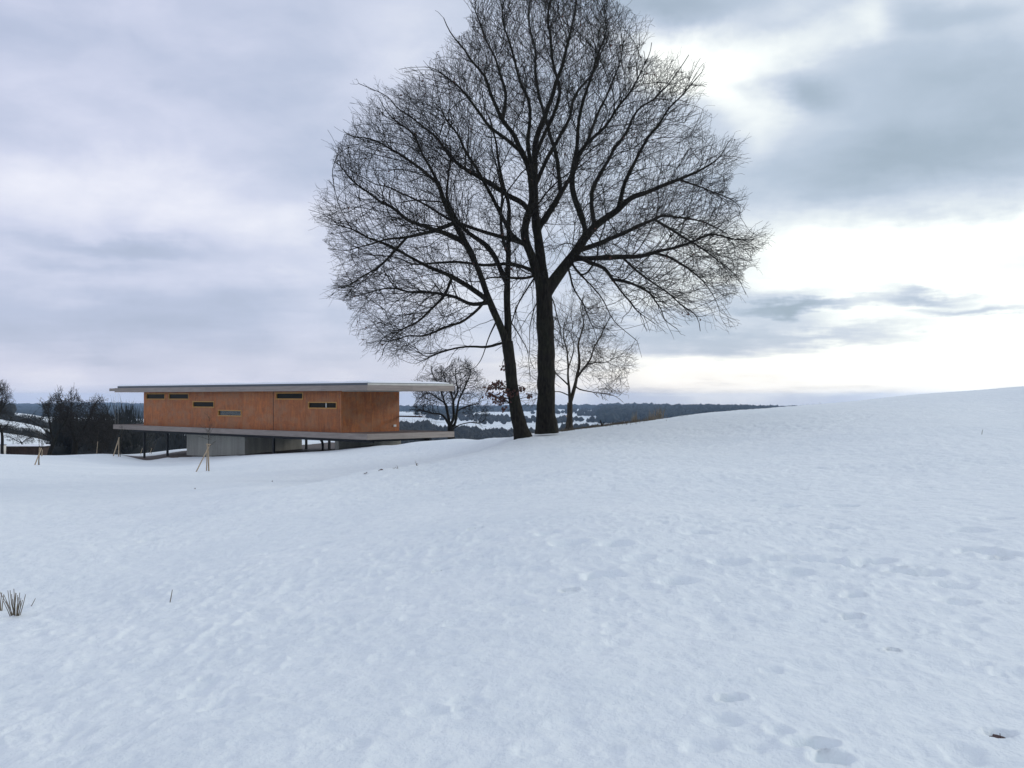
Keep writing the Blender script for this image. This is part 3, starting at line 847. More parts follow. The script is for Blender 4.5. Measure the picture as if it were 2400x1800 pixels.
def pipe_radii(PAR, n0, rad0, tip, e):
    n = len(PAR); acc = np.zeros(n)
    hasc = np.zeros(n, bool); hasc[PAR[PAR >= 0]] = True
    for i in range(n - 1, -1, -1):
        if acc[i] == 0: acc[i] = tip ** e
        if PAR[i] >= 0: acc[PAR[i]] += acc[i]
    r = acc ** (1 / e)
    r[:n0] = np.where(rad0 > .1, rad0, np.maximum(rad0, np.minimum(r[:n0], rad0 * 1.3 + .006)))
    return r
def seg_mesh(P0, P1, R0, R1, sides, T0_=None, T1_=None):
    """many tapered rods at once"""
    n = len(P0)
    D = P1 - P0; D /= np.linalg.norm(D, axis=1, keepdims=True) + 1e-9
    T0_ = D if T0_ is None else T0_; T1_ = D if T1_ is None else T1_
    ref = np.where(np.abs(D[:, 1:2]) < 0.8, np.array([[0, 1.0, 0.1]]), np.array([[1.0, 0, 0.1]]))
    a = 2 * np.pi * np.arange(sides) / sides
    rings = []
    for P, R, T in ((P0, R0, T0_), (P1, R1, T1_)):
        A = np.cross(T, ref); A /= np.linalg.norm(A, axis=1, keepdims=True) + 1e-9
        B = np.cross(T, A)
        rings.append(P[:, None] + R[:, None, None] * (A[:, None] * np.cos(a)[None, :, None] + B[:, None] * np.sin(a)[None, :, None]))
    Vv = np.concatenate(rings, 1).reshape(-1, 3)
    base_ = (np.arange(n) * 2 * sides)[:, None]
    j = np.arange(sides); q = (j + 1) % sides
    Fq = np.stack([base_ + j, base_ + q, base_ + sides + q, base_ + sides + j], -1).reshape(-1, 4)
    return Vv, Fq
def join(parts):
    Vs, Fs, k = [], [], 0
    for v, f in parts:
        Vs.append(v); Fs.append(f + k); k += len(v)
    return np.vstack(Vs), np.vstack(Fs)
def limb_tube(P, sides=12, rough=0.06, seed=0, rootflare=0.0):
    """one limb as a closed uneven tube"""
    n = len(P)
    T = np.gradient(P[:, :3], axis=0); T /= np.linalg.norm(T, axis=1, keepdims=True) + 1e-9
    ref = np.array([0, 1.0, 0.12])
    A = np.cross(T, ref); A /= np.linalg.norm(A, axis=1, keepdims=True) + 1e-9
    B = np.cross(T, A)
    a = 2 * np.pi * np.arange(sides) / sides
    R = P[:, 3][:, None] * (1 + rough * vnoise(np.arange(n)[:, None] * .6 + seed * 7, a[None] * 1.1, seed))
    if rootflare:
        t = np.linspace(0, 1, n)[:, None]
        R = R * (1 + rootflare * np.exp(-t * n / 2.2) * (0.7 + 0.5 * np.sin(a[None] * 5 + seed)))
    Vv = (P[:, None, :3] + R[..., None] * (A[:, None] * np.cos(a)[None, :, None] + B[:, None] * np.sin(a)[None, :, None])).reshape(-1, 3)
    i = np.arange(n - 1)[:, None] * sides; j = np.arange(sides); q = (j + 1) % sides
    Fq = np.stack([i + j, i + q, i + sides + q, i + sides + j], -1).reshape(-1, 4)
    return Vv, Fq
def skeleton_mesh(POS, PAR, R, sel, sides):
    """rods for the chosen nodes (each with its parent)"""
    i = np.where(sel & (PAR >= 0))[0]
    p = PAR[i]
    D = POS - POS[np.maximum(PAR, 0)]; D /= np.linalg.norm(D, axis=1, keepdims=True) + 1e-9
    # a node's tangent: towards its thickest child, averaged with its own
    ch = np.full(len(POS), -1); o = np.argsort(R[i]); ch[p[o]] = i[o]
    T = D.copy(); m = ch >= 0; T[m] = D[m] + D[ch[m]]; T /= np.linalg.norm(T, axis=1, keepdims=True) + 1e-9
    main = ch[p] == i
    T0_ = np.where(main[:, None], T[p], D[i])
    r0 = np.where(main, np.minimum(R[p], R[i] * 1.6), R[i] * 1.15)
    return seg_mesh(POS[p], POS[i], r0, R[i], sides, T0_, T[i])
def twigs(POS, DIR, n_each, length, rad, rs, trop, spread=0.8, segs=3, wob=0.35, centre=None):
    """short forked shoots at the given points"""
    k = len(POS)
    P = np.repeat(POS, n_each, 0); D = np.repeat(DIR, n_each, 0)
    n = len(P)
    D = D + rs.normal(0, spread, D.shape) * 0.7; D /= np.linalg.norm(D, axis=1, keepdims=True) + 1e-9
    Ln = length * rs.uniform(.45, 1.3, n) / segs
    parts = []; tips = []; Rr = rad * rs.uniform(.8, 1.2, n)
    for s in range(segs):
        D = D + rs.normal(0, wob, D.shape) * .6 + trop(P); D /= np.linalg.norm(D, axis=1, keepdims=True) + 1e-9
        Q = P + D * Ln[:, None]
        R0 = Rr * (1 - .22 * s); R1 = Rr * (1 - .22 * (s + 1))
        parts.append(seg_mesh(P, Q, R0, R1, 3))
        if s < segs - 1:
            m = rs.rand(n) < .75
            E = D[m] + rs.normal(0, .7, (m.sum(), 3)); E /= np.linalg.norm(E, axis=1, keepdims=True)
            q1 = Q[m] + E * (Ln[m] * rs.uniform(.5, 1.2, m.sum()))[:, None]
            parts.append(seg_mesh(Q[m], q1, R1[m] * .8, R1[m] * .55, 3)); tips.append(q1)
        P = Q
    tips.append(P)
    return parts, np.vstack(tips)
def shoots(P, D, R, length, segs, rs, outf, ang, wob, taper, inside, zig=0.0):
    """one generation of side shoots: returns rods, and for every joint its point, direction, radius and place along the shoot"""
    n = len(P)
    # leave the parent sideways at the given angle, on the outer side more often than not
    side = rs.normal(0, 1, (n, 3)) + outf(P) * .45
    side -= (side * D).sum(1, keepdims=True) * D
    side /= np.linalg.norm(side, axis=1, keepdims=True) + 1e-9
    a = np.radians(rs.normal(ang, ang * .25, n))[:, None]
    d = D * np.cos(a) + side * np.sin(a)
    L_ = (length * rs.uniform(.40, 1.40, n))[:, None] / segs
    alive = np.ones(n, bool); p = P.copy(); r = R.copy()
    rods = []; JP, JD, JR, JS, JI = [], [], [], [], []
    tw = rs.normal(0, 1, (n, 3))
    pd = d.copy()
    for s_ in range(segs):
        d = d + rs.normal(0, wob, (n, 3)) + outf(p) * .085 + tw * zig * (1 if s_ % 2 else -1)
        d /= np.linalg.norm(d, axis=1, keepdims=True) + 1e-9
        q = p + d * L_
        r2 = r * taper
        alive &= inside(q)
        m = alive
        if not m.any(): break
        t0 = pd[m] + d[m]; t0 /= np.linalg.norm(t0, axis=1, keepdims=True)
        rods.append((p[m], q[m], r[m], r2[m]))
        JP.append(q[m]); JD.append(d[m]); JR.append(r2[m]); JS.append(np.full(m.sum(), (s_ + 1) / segs)); JI.append(np.where(m)[0])
        p, r, pd = q, r2, d
    return rods, np.vstack(JP), np.vstack(JD), np.concatenate(JR), np.concatenate(JS)
def rods_mesh(rods, sides):
    P0 = np.vstack([a[0] for a in rods]); P1 = np.vstack([a[1] for a in rods]); R0 = np.concatenate([a[2] for a in rods]); R1 = np.concatenate([a[3] for a in rods])
    return seg_mesh(P0, P1, R0, R1, sides)
def leaves(P, size, rs, hang=.5):
    """small folded dry leaves: two triangles each"""
    n = len(P)
    d = rs.normal(0, 1, (n, 3)); d[:, 2] -= hang * 2; d /= np.linalg.norm(d, axis=1, keepdims=True)
    w = np.cross(d, rs.normal(0, 1, (n, 3))); w /= np.linalg.norm(w, axis=1, keepdims=True)
    nn = np.cross(d, w); L_ = size * rs.uniform(.6, 1.3, (n, 1))
    a = P; b = P + d * L_ * .5 + w * L_ * .35 + nn * L_ * .12; c = P + d * L_; e = P + d * L_ * .5 - w * L_ * .35 + nn * L_ * .12
    V_ = np.stack([a, b, c, e], 1).reshape(-1, 3)
    return V_, (np.arange(n) * 4)[:, None] + np.array([[0, 1, 2, 3]])
def in_poly(x, y, poly):
    poly = np.array(poly, float); ins = np.zeros(len(x), bool); dist = np.full(len(x), 1e9)
    j = len(poly) - 1
    for i in range(len(poly)):
        xi, yi = poly[i]; xj, yj = poly[j]
        c = ((yi > y) != (yj > y)) & (x < (xj - xi) * (y - yi) / (yj - yi + 1e-9) + xi)
        ins ^= c
        t = np.clip(((x - xi) * (xj - xi) + (y - yi) * (yj - yi)) / ((xj - xi) ** 2 + (yj - yi) ** 2 + 1e-9), 0, 1)
        dist = np.minimum(dist, np.hypot(x - xi - t * (xj - xi), y - yi - t * (yj - yi)))
        j = i
    return ins, dist
def to_px(Q):
    y = Q[:, 1]; z = Q[:, 2] - EYE
    dep = y * CP + z * SP; up = -y * SP + z * CP
    return 1200 + Q[:, 0] / dep * F, 900 - up / dep * F
def at_np(px, py, Y):
    u = (px - 1200.0) / F; v = (900.0 - py) / F
    y = CP - v * SP; z = SP + v * CP
    return np.stack([u / y * Y, Y, EYE + z / y * Y], -1)
def crown_points(poly, n, Y0, depth, edge, rs, inset=0):
    poly = np.array(poly, float); lo, hi = poly.min(0), poly.max(0); out = []
    got = 0
    while got < n:
        x = rs.uniform(lo[0], hi[0], n); y = rs.uniform(lo[1], hi[1], n)
        ins, dist = in_poly(x, y, poly)
        e = np.clip(dist / edge, 0, 1); half_ = depth * np.sqrt(e * (2 - e)) + .25
        w = rs.uniform(-1, 1, n)
        keep = ins & (dist > inset) & (rs.rand(n) < half_ / depth)
        out.append(at_np(x[keep], y[keep], Y0 + (w * half_)[keep])); got += keep.sum()
    return np.vstack(out)[:n]

def build_tree(name, label, cat, base, limbs, polys, n_att, Y0, depth, edge, step, kill, infl, inertia, tropf, tip, twig, mats, group=None, leafn=0, pipe_e=2.35, extra=None, seed=1, sides=12, gen=None, jit=.1):
    """limbs: (id, parent, pts, y0, y1, r0, r1) in photograph points and metres; returns the thing"""
    rs = np.random.RandomState(seed)
    t = thing(name, label, cat, base, 0, group)
    inv_ = -np.array(base, float)
    idx = {}; L_ = []
    for (i, par, pts_, y0, y1, r0, r1) in limbs:
        P = trace(pts_, Y0 + y0, Y0 + y1, step, r0, r1)
        n_ = len(P)
        if par is not None and n_ > 3:
            # a little natural wander
            w_ = rs.normal(0, 1, (n_, 3)); 
            for _ in range(3): w_[1:-1] = (w_[:-2] + w_[1:-1] + w_[2:]) / 3
            P[1:, :3] += w_[1:] * step * 0.62 * np.linspace(0, 1, n_ - 1)[:, None]
        if par is not None:
            Q = L_[idx[par]][0]; k = int(np.argmin(((Q[:, :3] - P[0, :3]) ** 2).sum(1)))
            sh = Q[k, :3] - P[0, :3]
            P[:, :3] += sh * np.linspace(1, 0, n_)[:, None] ** 1.0
            P[0, 3] = min(P[0, 3], Q[k, 3] * .98)
        idx[i] = len(L_); L_.append((P, None if par is None else idx[par], idx[i]))
    att = np.vstack([crown_points(p, int(n_att * f), Y0 + dy, depth * df, edge, rs, gen['inset'] if gen else 0) for p, f, dy, df in polys])
    pos, par, lid, rad0 = limb_state(L_); n0 = len(pos)
    blk = rad0 > .17
    POS, PAR, LID = grow((pos, par, lid, blk), att, step, kill, infl, inertia, tropf, rs=rs, maxit=130, jitter=jit)
    R = pipe_radii(PAR, n0, rad0, gen.get('ctip', tip) if gen else tip, pipe_e)
    R[n0:] = np.minimum(R[n0:], np.maximum(R[np.clip(PAR[n0:], 0, n0 - 1)] * .85, tip) * (PAR[n0:] < n0) + 9 * (PAR[n0:] >= n0))
    # a branch never grows thicker than what carries it
    for i in range(n0, len(PAR)): R[i] = min(R[i], R[PAR[i]] * .985)
    kk = 0
    for k, (P, pl, _) in enumerate(L_):
        P[:, 3] = R[kk:kk + len(P)]; kk += len(P)
        first = pl is None
        v, f = limb_tube(P, sides if P[0, 3] > .1 else 8, .10, seed + k, .42 if first else 0)
        o = link_mesh('trunk' if first else 'limb', v + inv_, f, mats[0], t, True)
    sel = np.arange(len(PAR)) >= n0
    thick = sel & (R > tip * 3.0); thin = sel & ~thick
    v, f = join([skeleton_mesh(POS, PAR, R, thick, 5), skeleton_mesh(POS, PAR, R, thin, 3)])
    tag(link_mesh('branches', v + inv_, f, mats[1], t), kind='stuff')
    D = POS - POS[np.maximum(PAR, 0)]; D /= np.linalg.norm(D, axis=1, keepdims=True) + 1e-9
    hasc = np.zeros(len(PAR), bool); hasc[PAR[PAR >= 0]] = True
    if gen:
        polys_ = [(np.array(p, float), Y0 + dy, depth * df) for p, f_, dy, df in polys]
        ragged = gen.get('ragged', (45, 30, 9))
        def inside(Q):
            ok = np.zeros(len(Q), bool)
            px, py = to_px(Q)
            for p, Yc, dp in polys_:
                ins, dist = in_poly(px, py, p)
                e = np.clip(dist / edge, 0, 1)
                half_ = dp * np.sqrt(e * (2 - e)) + 2.6
                rag = fbm(px / ragged[0], py / ragged[0], 2, seed + 70) * ragged[1]
                ok |= np.where(ins, dist > rag, dist < rs.exponential(ragged[2], len(Q)) - rag * .5) & (np.abs(Q[:, 1] - Yc) < half_ * 1.1)
            return ok
        outf = gen['out']
        # where shoots start: along thin wood, and at every tip
        cand = np.where((R < gen['r_from']) & (PAR >= 0))[0]
        clump = np.clip(.25 + 1.5 * (fbm(POS[cand, 0] / .9 + POS[cand, 1] * .7, POS[cand, 2] / .9, 2, seed + 80) + .5), .1, 2.0)
        cand = cand[rs.rand(len(cand)) < gen['p1'] * clump]
        old = np.where((R >= gen['r_from']) & (R < .24) & (PAR >= 0))[0]
        cand = np.concatenate([cand, old[rs.rand(len(old)) < gen.get('p0', .14)]])
        tips_i = np.where((np.arange(len(PAR)) >= 0) & ~hasc)[0]
        c2 = np.concatenate([cand, np.repeat(tips_i, 2)])
        rods1, P1, D1, R1, S1 = shoots(POS[c2], D[c2], np.minimum(R[c2] * .62, .0145).clip(.0075), gen['l1'], gen['n1'], rs, outf, 46, .15, .90, inside, .07)
        k1 = rs.rand(len(P1)) < gen['p2'] * (.45 + .75 * S1)
        rods2, P2, D2, R2, S2 = shoots(P1[k1], D1[k1], (R1[k1] * .78).clip(tip), gen['l2'], gen['n2'], rs, outf, 46, .19, .90, inside, .10)
        k2 = rs.rand(len(P2)) < gen['p3'] * (.5 + .6 * S2)
        rods3, P3, D3, R3, S3 = shoots(P2[k2], D2[k2], (R2[k2] * .85).clip(tip * .85), gen['l3'], gen['n3'], rs, outf, 48, .24, .88, inside, .13)
        v, f = rods_mesh(rods1, 4)
        tag(link_mesh('side_branches', v + inv_, f, mats[1], t), kind='stuff')
        v2, f2 = join([rods_mesh(rods2, 3), rods_mesh(rods3, 3)])
        tag(link_mesh('twigs', v2 + inv_, f2, mats[2], t), kind='stuff')
        ends = P3
        print(name, 'coarse', len(PAR), 'shoots', len(c2), int(k1.sum()), int(k2.sum()), 'tris', 2 * (len(f) + len(f2)), round(time.time() - T0, 1))
    else:
        tips_i = np.where(sel & ~hasc)[0]
        side_i = np.where(thin & hasc)[0]; side_i = side_i[rs.rand(len(side_i)) < twig['side']]
        parts, ends = twigs(POS[tips_i], D[tips_i], twig['n'], twig['len'], tip * .85, rs, twig['trop'], twig.get('spread', .7), 3)
        p2, e2 = twigs(POS[side_i], D[side_i], 1, twig['len'] * .7, tip * .8, rs, twig['trop'], 1.1, 2)
        v, f = join(parts + p2)
        tag(link_mesh('twigs', v + inv_, f, mats[2] if len(mats) > 2 else mats[1], t), kind='stuff')
        print(name, 'nodes', len(PAR), 'tips', len(tips_i), 'tris', 2 * len(f), 'maxR', round(float(R[n0:].max()), 3), round(time.time() - T0, 1))
    if leafn:
        e = ends[rs.choice(len(ends), leafn, replace=False)]
        v, f = leaves(e, .10, rs)
        tag(link_mesh('withered_leaves', v + inv_, f, M_leaf, t), kind='stuff')
    if extra: extra(t, inv_, rs)
    return t

def fan(cx, cy, cY, k, squash=1.0):
    c = np.array(at(cx, cy, cY))
    def f(P):
        o = P - c; o[:, 1] *= squash; o /= np.linalg.norm(o, axis=1, keepdims=True) + 1e-6
        o = o * k
        o[:, 2] += np.clip((P[:, 2] - 8.6) / 5.5, -1, 1) * 0.12
        return o
    return f
def ttrop(P):
    z = (P[:, 2] - 8.9) / 4.0
    o = np.zeros_like(P); o[:, 2] = np.where(z > 0, np.clip(z, 0, 1) * 0.20, np.clip(z, -1, 0) * 0.30)
    return o
YA = 45.0
A = at(1282, 1012, YA); A.z = gz(A.x, A.y) - .15
limbsA = [
 ('T', None, [(1283, 1016), (1282, 1000), (1280, 940), (1280, 824), (1278, 760), (1275.5, 709), (1273.6, 655)], 0, 0, .37, .33),
 ('R', 'T', [(1278, 690), (1296, 658), (1316, 631), (1347, 593), (1378, 546), (1408, 520), (1447, 489), (1468, 466), (1533, 439), (1599, 412), (1669, 390), (1712, 352)], 0, 1.5, .265, .012),
 ('R1', 'R', [(1372, 552), (1378, 527), (1366, 496), (1351, 458), (1341, 427), (1349, 380), (1355, 325), (1365, 244), (1387, 163), (1410, 90), (1420, 40)], 0, -3, .115, .015),
 ('R2', 'R', [(1397, 530), (1387, 477), (1388, 439), (1400, 420), (1430, 369), (1458, 325), (1496, 260), (1561, 200), (1610, 141)], .3, 3.5, .10, .015),
 ('R3', 'R', [(1447, 489), (1463, 423), (1501, 347), (1544, 282), (1599, 228), (1642, 179)], .5, -3.0, .10, .015),
 ('R4', 'R', [(1340, 602), (1365, 602), (1405, 600), (1447, 599), (1523, 591), (1588, 575), (1664, 548), (1750, 564)], 0, -2.5, .095, .015),
 ('R5', 'R', [(1350, 595), (1387, 613), (1420, 624), (1447, 667), (1479, 721), (1523, 759)], 0, -4, .075, .012),
 ('R6', 'R', [(1362, 578), (1382, 575), (1441, 553), (1506, 521), (1566, 499), (1642, 515), (1723, 548)], 0, 4.0, .085, .015),
 ('R7', 'R4', [(1523, 591), (1560, 598), (1610, 624), (1653, 667), (1686, 727)], -1, -1, .045, .010),
 ('R8', 'R', [(1599, 412), (1640, 430), (1700, 450), (1755, 500)], 1, 2, .045, .010),
 ('R9', 'R1', [(1349, 380), (1380, 340), (1420, 300), (1470, 230), (1510, 160), (1530, 110)], -1, -4.5, .055, .010),
 ('R10', 'R', [(1420, 624), (1400, 640), (1440, 700), (1460, 760), (1480, 800)], -1, -3.5, .045, .010),
 ('R11', 'R5', [(1420, 624), (1470, 640), (1530, 680), (1560, 740), (1590, 770)], -2, -4.5, .045, .010),
 ('S', 'T', [(1274, 672), (1273, 647), (1266, 608), (1262, 562), (1256, 523), (1254, 477), (1253, 431), (1251, 400), (1254, 369), (1262, 304), (1295, 233), (1306, 179), (1333, 108), (1349, 33), (1360, -40)], 0, 1.0, .23, .015),
 ('C', 'T', [(1270, 680), (1254, 647), (1250, 616), (1235, 581), (1223, 546), (1231, 508), (1246, 469), (1240, 431), (1238, 390), (1219, 353), (1181, 282), (1154, 217), (1121, 163), (1073, 98), (1045, 49)], 0, -2.0, .21, .015),
 ('S1', 'S', [(1262, 545), (1266, 535), (1285, 504), (1308, 466), (1338, 418), (1352, 380), (1380, 330), (1400, 270), (1440, 200), (1460, 130), (1470, 70)], 0, 4.0, .11, .012),
 ('S2', 'S1', [(1308, 466), (1306, 434), (1300, 369), (1284, 315), (1265, 250), (1255, 190), (1250, 120), (1240, 40), (1245, -30)], 1.5, 4.0, .07, .012),
 ('S3', 'S', [(1250, 400), (1233, 330), (1240, 280), (1241, 228), (1219, 179), (1197, 108), (1186, 43), (1170, -20)], 0, -3.5, .10, .012),
 ('S4', 'S', [(1256, 369), (1275, 320), (1306, 260), (1317, 206), (1295, 136), (1284, 54), (1290, -30)], 0, -3, .085, .012),
 ('S5', 'S', [(1254, 431), (1268, 400), (1290, 350), (1330, 290), (1350, 220), (1400, 150), (1430, 60)], 0, 4.8, .08, .012),
 ('C1', 'C', [(1250, 640), (1241, 629), (1186, 613), (1132, 618), (1067, 607), (991, 618), (910, 597), (828, 600)], 0, -3.5, .085, .012),
 ('C2', 'C', [(1235, 585), (1224, 575), (1181, 564), (1132, 548), (1073, 526), (1002, 488), (948, 461), (883, 428), (818, 401)], 0, 3.0, .10, .012),
 ('C3', 'C', [(1238, 490), (1230, 472), (1192, 456), (1143, 423), (1067, 380), (1024, 325), (964, 271), (910, 228), (860, 205)], 0, 3.8, .10, .012),
 ('C4', 'C', [(1222, 358), (1190, 330), (1154, 304), (1100, 233), (1045, 179), (1000, 150)], -1, -4, .08, .012),
 ('C5', 'C', [(1240, 645), (1208, 656), (1154, 648), (1110, 660), (1060, 650)], 0, -4.5, .06, .010),
 ('C6', 'C', [(1235, 581), (1200, 560), (1170, 500), (1140, 440), (1090, 350), (1060, 290), (1010, 230)], 0, -5.0, .075, .010),
 ('C7', 'C', [(1181, 282), (1190, 220), (1160, 140), (1130, 60), (1110, 0)], -1, 1, .055, .010),
 ('C8', 'C', [(1252, 650), (1230, 680), (1205, 720), (1192, 780), (1180, 850)], 0, 2, .04, .010),
 ('C9', 'T', [(1264, 668), (1288, 700), (1306, 750), (1322, 810)], 0, 2, .035, .010),
 ('C10', 'T', [(1262, 690), (1240, 730), (1236, 790), (1244, 850)], 0, -2, .03, .008),
 ('R12', 'R', [(1330, 612), (1345, 670), (1375, 735), (1405, 800)], 0, 2.5, .045, .010),
 ('R13', 'R4', [(1447, 599), (1490, 640), (1560, 680), (1610, 730), (1650, 770)], -1, -2.5, .045, .010),
 ('R14', 'R6', [(1506, 521), (1580, 560), (1660, 600), (1720, 650), (1745, 690)], 3, 3.5, .045, .010),
]
polyA = [(1075, 60), (1020, 15), (1090, 20), (1150, -60), (1250, -110), (1370, -80), (1460, -10), (1525, 60), (1520, 120), (1585, 130), (1640, 170), (1650, 240), (1660, 300), (1760, 320), (1735, 400), (1740, 480), (1790, 560), (1770, 640), (1735, 690), (1715, 765), (1655, 800), (1600, 745), (1570, 810), (1500, 800), (1430, 730), (1430, 820), (1370, 800), (1345, 700), (1310, 690), (1310, 800), (1250, 830), (1170, 850), (1160, 720), (1080, 560), (1000, 470), (930, 400), (880, 300), (850, 240), (840, 195), (930, 185), (1010, 150), (1050, 110)]
oakA = build_tree('oak_tree', 'big bare oak with the thickest straight trunk forking low into a wide dark crown', 'tree', A, limbsA,
    [(polyA, 1.0, 0, 1.0)], 2600, YA, 6.2, 330, .24, .60, 3.6, 1.1, fan(1272, 640, YA, .9), .0062,
    None, [M_bark, M_bark, M_twig], leafn=420, seed=3, pipe_e=1.9, jit=.14,
    gen=dict(ctip=.0125, ragged=(40, 34, 17), out=fan(1272, 620, YA, 1.0), r_from=.06, p1=.40, l1=1.75, n1=7, p2=.41, l2=.85, n2=5, p3=.26, l3=.42, n3=3, inset=70))

YB = 44.0
B = at(1224, 1022, YB); B.z = gz(B.x, B.y) - .15
limbsB = [
 ('T', None, [(1225, 1028), (1221, 1010), (1208, 959), (1200, 900), (1196, 862), (1193, 830), (1189, 800)], 0, 0, .27, .21),
 ('S', 'T', [(1191, 806), (1193, 766), (1190, 709), (1190, 651), (1192, 593), (1192, 516), (1192, 477), (1172, 412), (1165, 325), (1140, 260), (1120, 200)], 0, 1.5, .165, .012),
 ('L', 'T', [(1189, 812), (1177, 774), (1158, 736), (1142, 697), (1131, 655), (1112, 612), (1095, 580), (1078, 548), (1051, 488), (1029, 434), (1005, 380), (975, 325), (926, 282), (883, 239)], 0, -2.0, .165, .012),
 ('S1', 'S', [(1189, 660), (1181, 647), (1162, 600), (1138, 570), (1100, 547), (1060, 500), (1045, 461), (1050, 410), (1056, 370), (1040, 300)], 0, 3.0, .10, .010),
 ('S2', 'S', [(1192, 590), (1178, 560), (1173, 520), (1176, 461), (1154, 358), (1150, 290)], 0, -3, .08, .010),
 ('L1', 'L', [(1144, 712), (1138, 705), (1094, 673), (1045, 645), (980, 618), (910, 575), (845, 548), (785, 525)], 0, -3.0, .10, .010),
 ('L2', 'L', [(1140, 712), (1132, 711), (1100, 719), (1067, 700), (1024, 689), (964, 683), (899, 678), (828, 694)], 0, 2.5, .06, .010),
 ('L3', 'L', [(1098, 582), (1089, 570), (1024, 542), (959, 521), (899, 477), (839, 434), (780, 380)], -.5, 3.0, .085, .010),
 ('L4', 'L', [(1060, 520), (1000, 545), (948, 553), (856, 575), (774, 591)], -.5, -4, .06, .010),
 ('L5', 'L1', [(1060, 660), (1045, 700), (1010, 730), (980, 759), (926, 786), (880, 830)], -1, -2.5, .05, .010),
 ('L6', 'T', [(1180, 770), (1170, 775), (1132, 792), (1080, 795), (1030, 815), (980, 850)], 0, 2.0, .045, .010),
 ('L7', 'L', [(1029, 434), (990, 400), (930, 360), (870, 330), (800, 310)], -1, 2, .05, .010),
 ('L8', 'L', [(1142, 700), (1120, 730), (1080, 760), (1020, 780), (960, 790), (900, 800)], 0, -4, .045, .010),
 ('L10', 'S', [(1191, 740), (1212, 770), (1236, 820), (1246, 880)], 0, 1.5, .03, .008),
 ('L11', 'L', [(1165, 750), (1140, 800), (1130, 850), (1100, 880)], 0, 1.5, .035, .008),
 ('L9', 'L4', [(948, 553), (900, 610), (850, 650), (800, 680)], -2, -3, .04, .010),
]
polyB = [(1195, 560), (1160, 360), (1100, 330), (1040, 320), (960, 290), (890, 240), (840, 255), (800, 300), (765, 370), (745, 490), (745, 590), (785, 640), (780, 700), (830, 760), (840, 830), (930, 850), (1000, 880), (1060, 850), (1120, 830), (1160, 760), (1195, 700), (1240, 760), (1235, 680)]
def epicormic(t, inv_, rs):
    """withered reddish leaves on short shoots low on the trunk"""
    parts = []; lf = []
    for (px, py, sx, sy, n) in [(1160, 903, 18, 9, 110), (1150, 925, 12, 8, 60), (1172, 935, 16, 12, 120), (1195, 918, 18, 10, 80), (1222, 910, 10, 9, 34), (1240, 928, 8, 6, 22), (1180, 955, 8, 5, 16), (1180, 858, 7, 7, 10), (1172, 895, 10, 6, 20)]:
        c = at_np(px + rs.normal(0, sx * .5, n), py + rs.normal(0, sy * .5, n), YB + rs.uniform(-.5, .3, n))
        lf.append(c)
        o = at(1198 + (px - 1198) * .1, py + 10, YB - .05)
        for e in c[::9]:
            parts.append(seg_mesh(np.array([o]), np.array([e]), np.array([.012]), np.array([.004]), 3))
    v, f = join(parts); tag(link_mesh('leafy_shoots', v + inv_, f, M_bark, t), kind='stuff')
    v, f = leaves(np.vstack(lf), .12, rs)
    tag(link_mesh('red_brown_leaves', v + inv_, f, M_leaf, t), kind='stuff')
oakB = build_tree('oak_tree', 'slimmer leaning oak forking into two stems with reddish withered leaves low on its trunk', 'tree', B, limbsB,
    [(polyB, 1.0, 0, 1.0)], 1300, YB, 5.2, 260, .24, .60, 3.6, 1.1, fan(1180, 740, YB, .9), .0062,
    None, [M_bark, M_bark, M_twig], leafn=120, extra=epicormic, seed=5, pipe_e=1.9, jit=.14,
    gen=dict(ctip=.0125, ragged=(40, 34, 17), out=fan(1180, 720, YB, 1.0), r_from=.06, p1=.34, l1=1.6, n1=7, p2=.44, l2=.8, n2=5, p3=.26, l3=.42, n3=3, inset=60))

# the young tree behind the oaks
YC = 52.0
Cb = at(1336, 1004, YC); Cb.z = gz(Cb.x, Cb.y) - .1
limbsC = [
 ('T', None, [(1336, 1008), (1335, 985), (1336, 944)], 0, 0, .15, .12),
 ('R', 'T', [(1337, 948), (1351, 901), (1358, 855), (1358, 805), (1370, 759), (1362, 715), (1372, 690)], 0, .5, .10, .012),
 ('L', 'T', [(1334, 948), (1331, 901), (1331, 855), (1327, 809), (1318, 775), (1322, 740)], 0, -.5, .075, .012),
 ('R1', 'R', [(1353, 890), (1385, 844), (1401, 797), (1420, 766), (1440, 740)], 0, -1.2, .055, .010),
 ('R2', 'R', [(1352, 905), (1354, 913), (1393, 921), (1435, 928), (1465, 940)], 0, -1, .035, .008),
 ('R3', 'R1', [(1378, 859), (1400, 853), (1428, 851), (1459, 832)], -.4, 0, .035, .008),
 ('L1', 'L', [(1331, 901), (1320, 890), (1300, 872), (1280, 850), (1262, 840)], 0, 1, .04, .008),
 ('L2', 'L', [(1331, 925), (1310, 915), (1280, 920), (1245, 935)], 0, -1, .03, .008),
 ('L3', 'L', [(1331, 860), (1345, 820), (1340, 780), (1338, 740)], 0, 1.2, .035, .008),
]
polyC = [(1340, 680), (1400, 690), (1450, 740), (1480, 800), (1490, 870), (1482, 945), (1420, 955), (1370, 935), (1335, 905), (1290, 950), (1225, 950), (1205, 880), (1240, 800), (1270, 730), (1300, 700)]
def trop_up(P):
    o = np.zeros_like(P); o[:, 2] = .12; return o
build_tree('young_tree', 'small young tree with pale forked trunk standing behind the big oaks', 'tree', Cb, limbsC, [(polyC, 1, 0, 1)], 230, YC, 2.4, 110,
    .17, .45, 2.6, 1.0, trop_up, .0060, None, [M_bark2, M_bark2, M_twig2], seed=8, sides=8, pipe_e=2.0,
    gen=dict(out=fan(1336, 900, YC, .8), r_from=.05, p1=.55, l1=1.15, n1=6, p2=.42, l2=.55, n2=4, p3=.30, l3=.28, n3=2, inset=25))

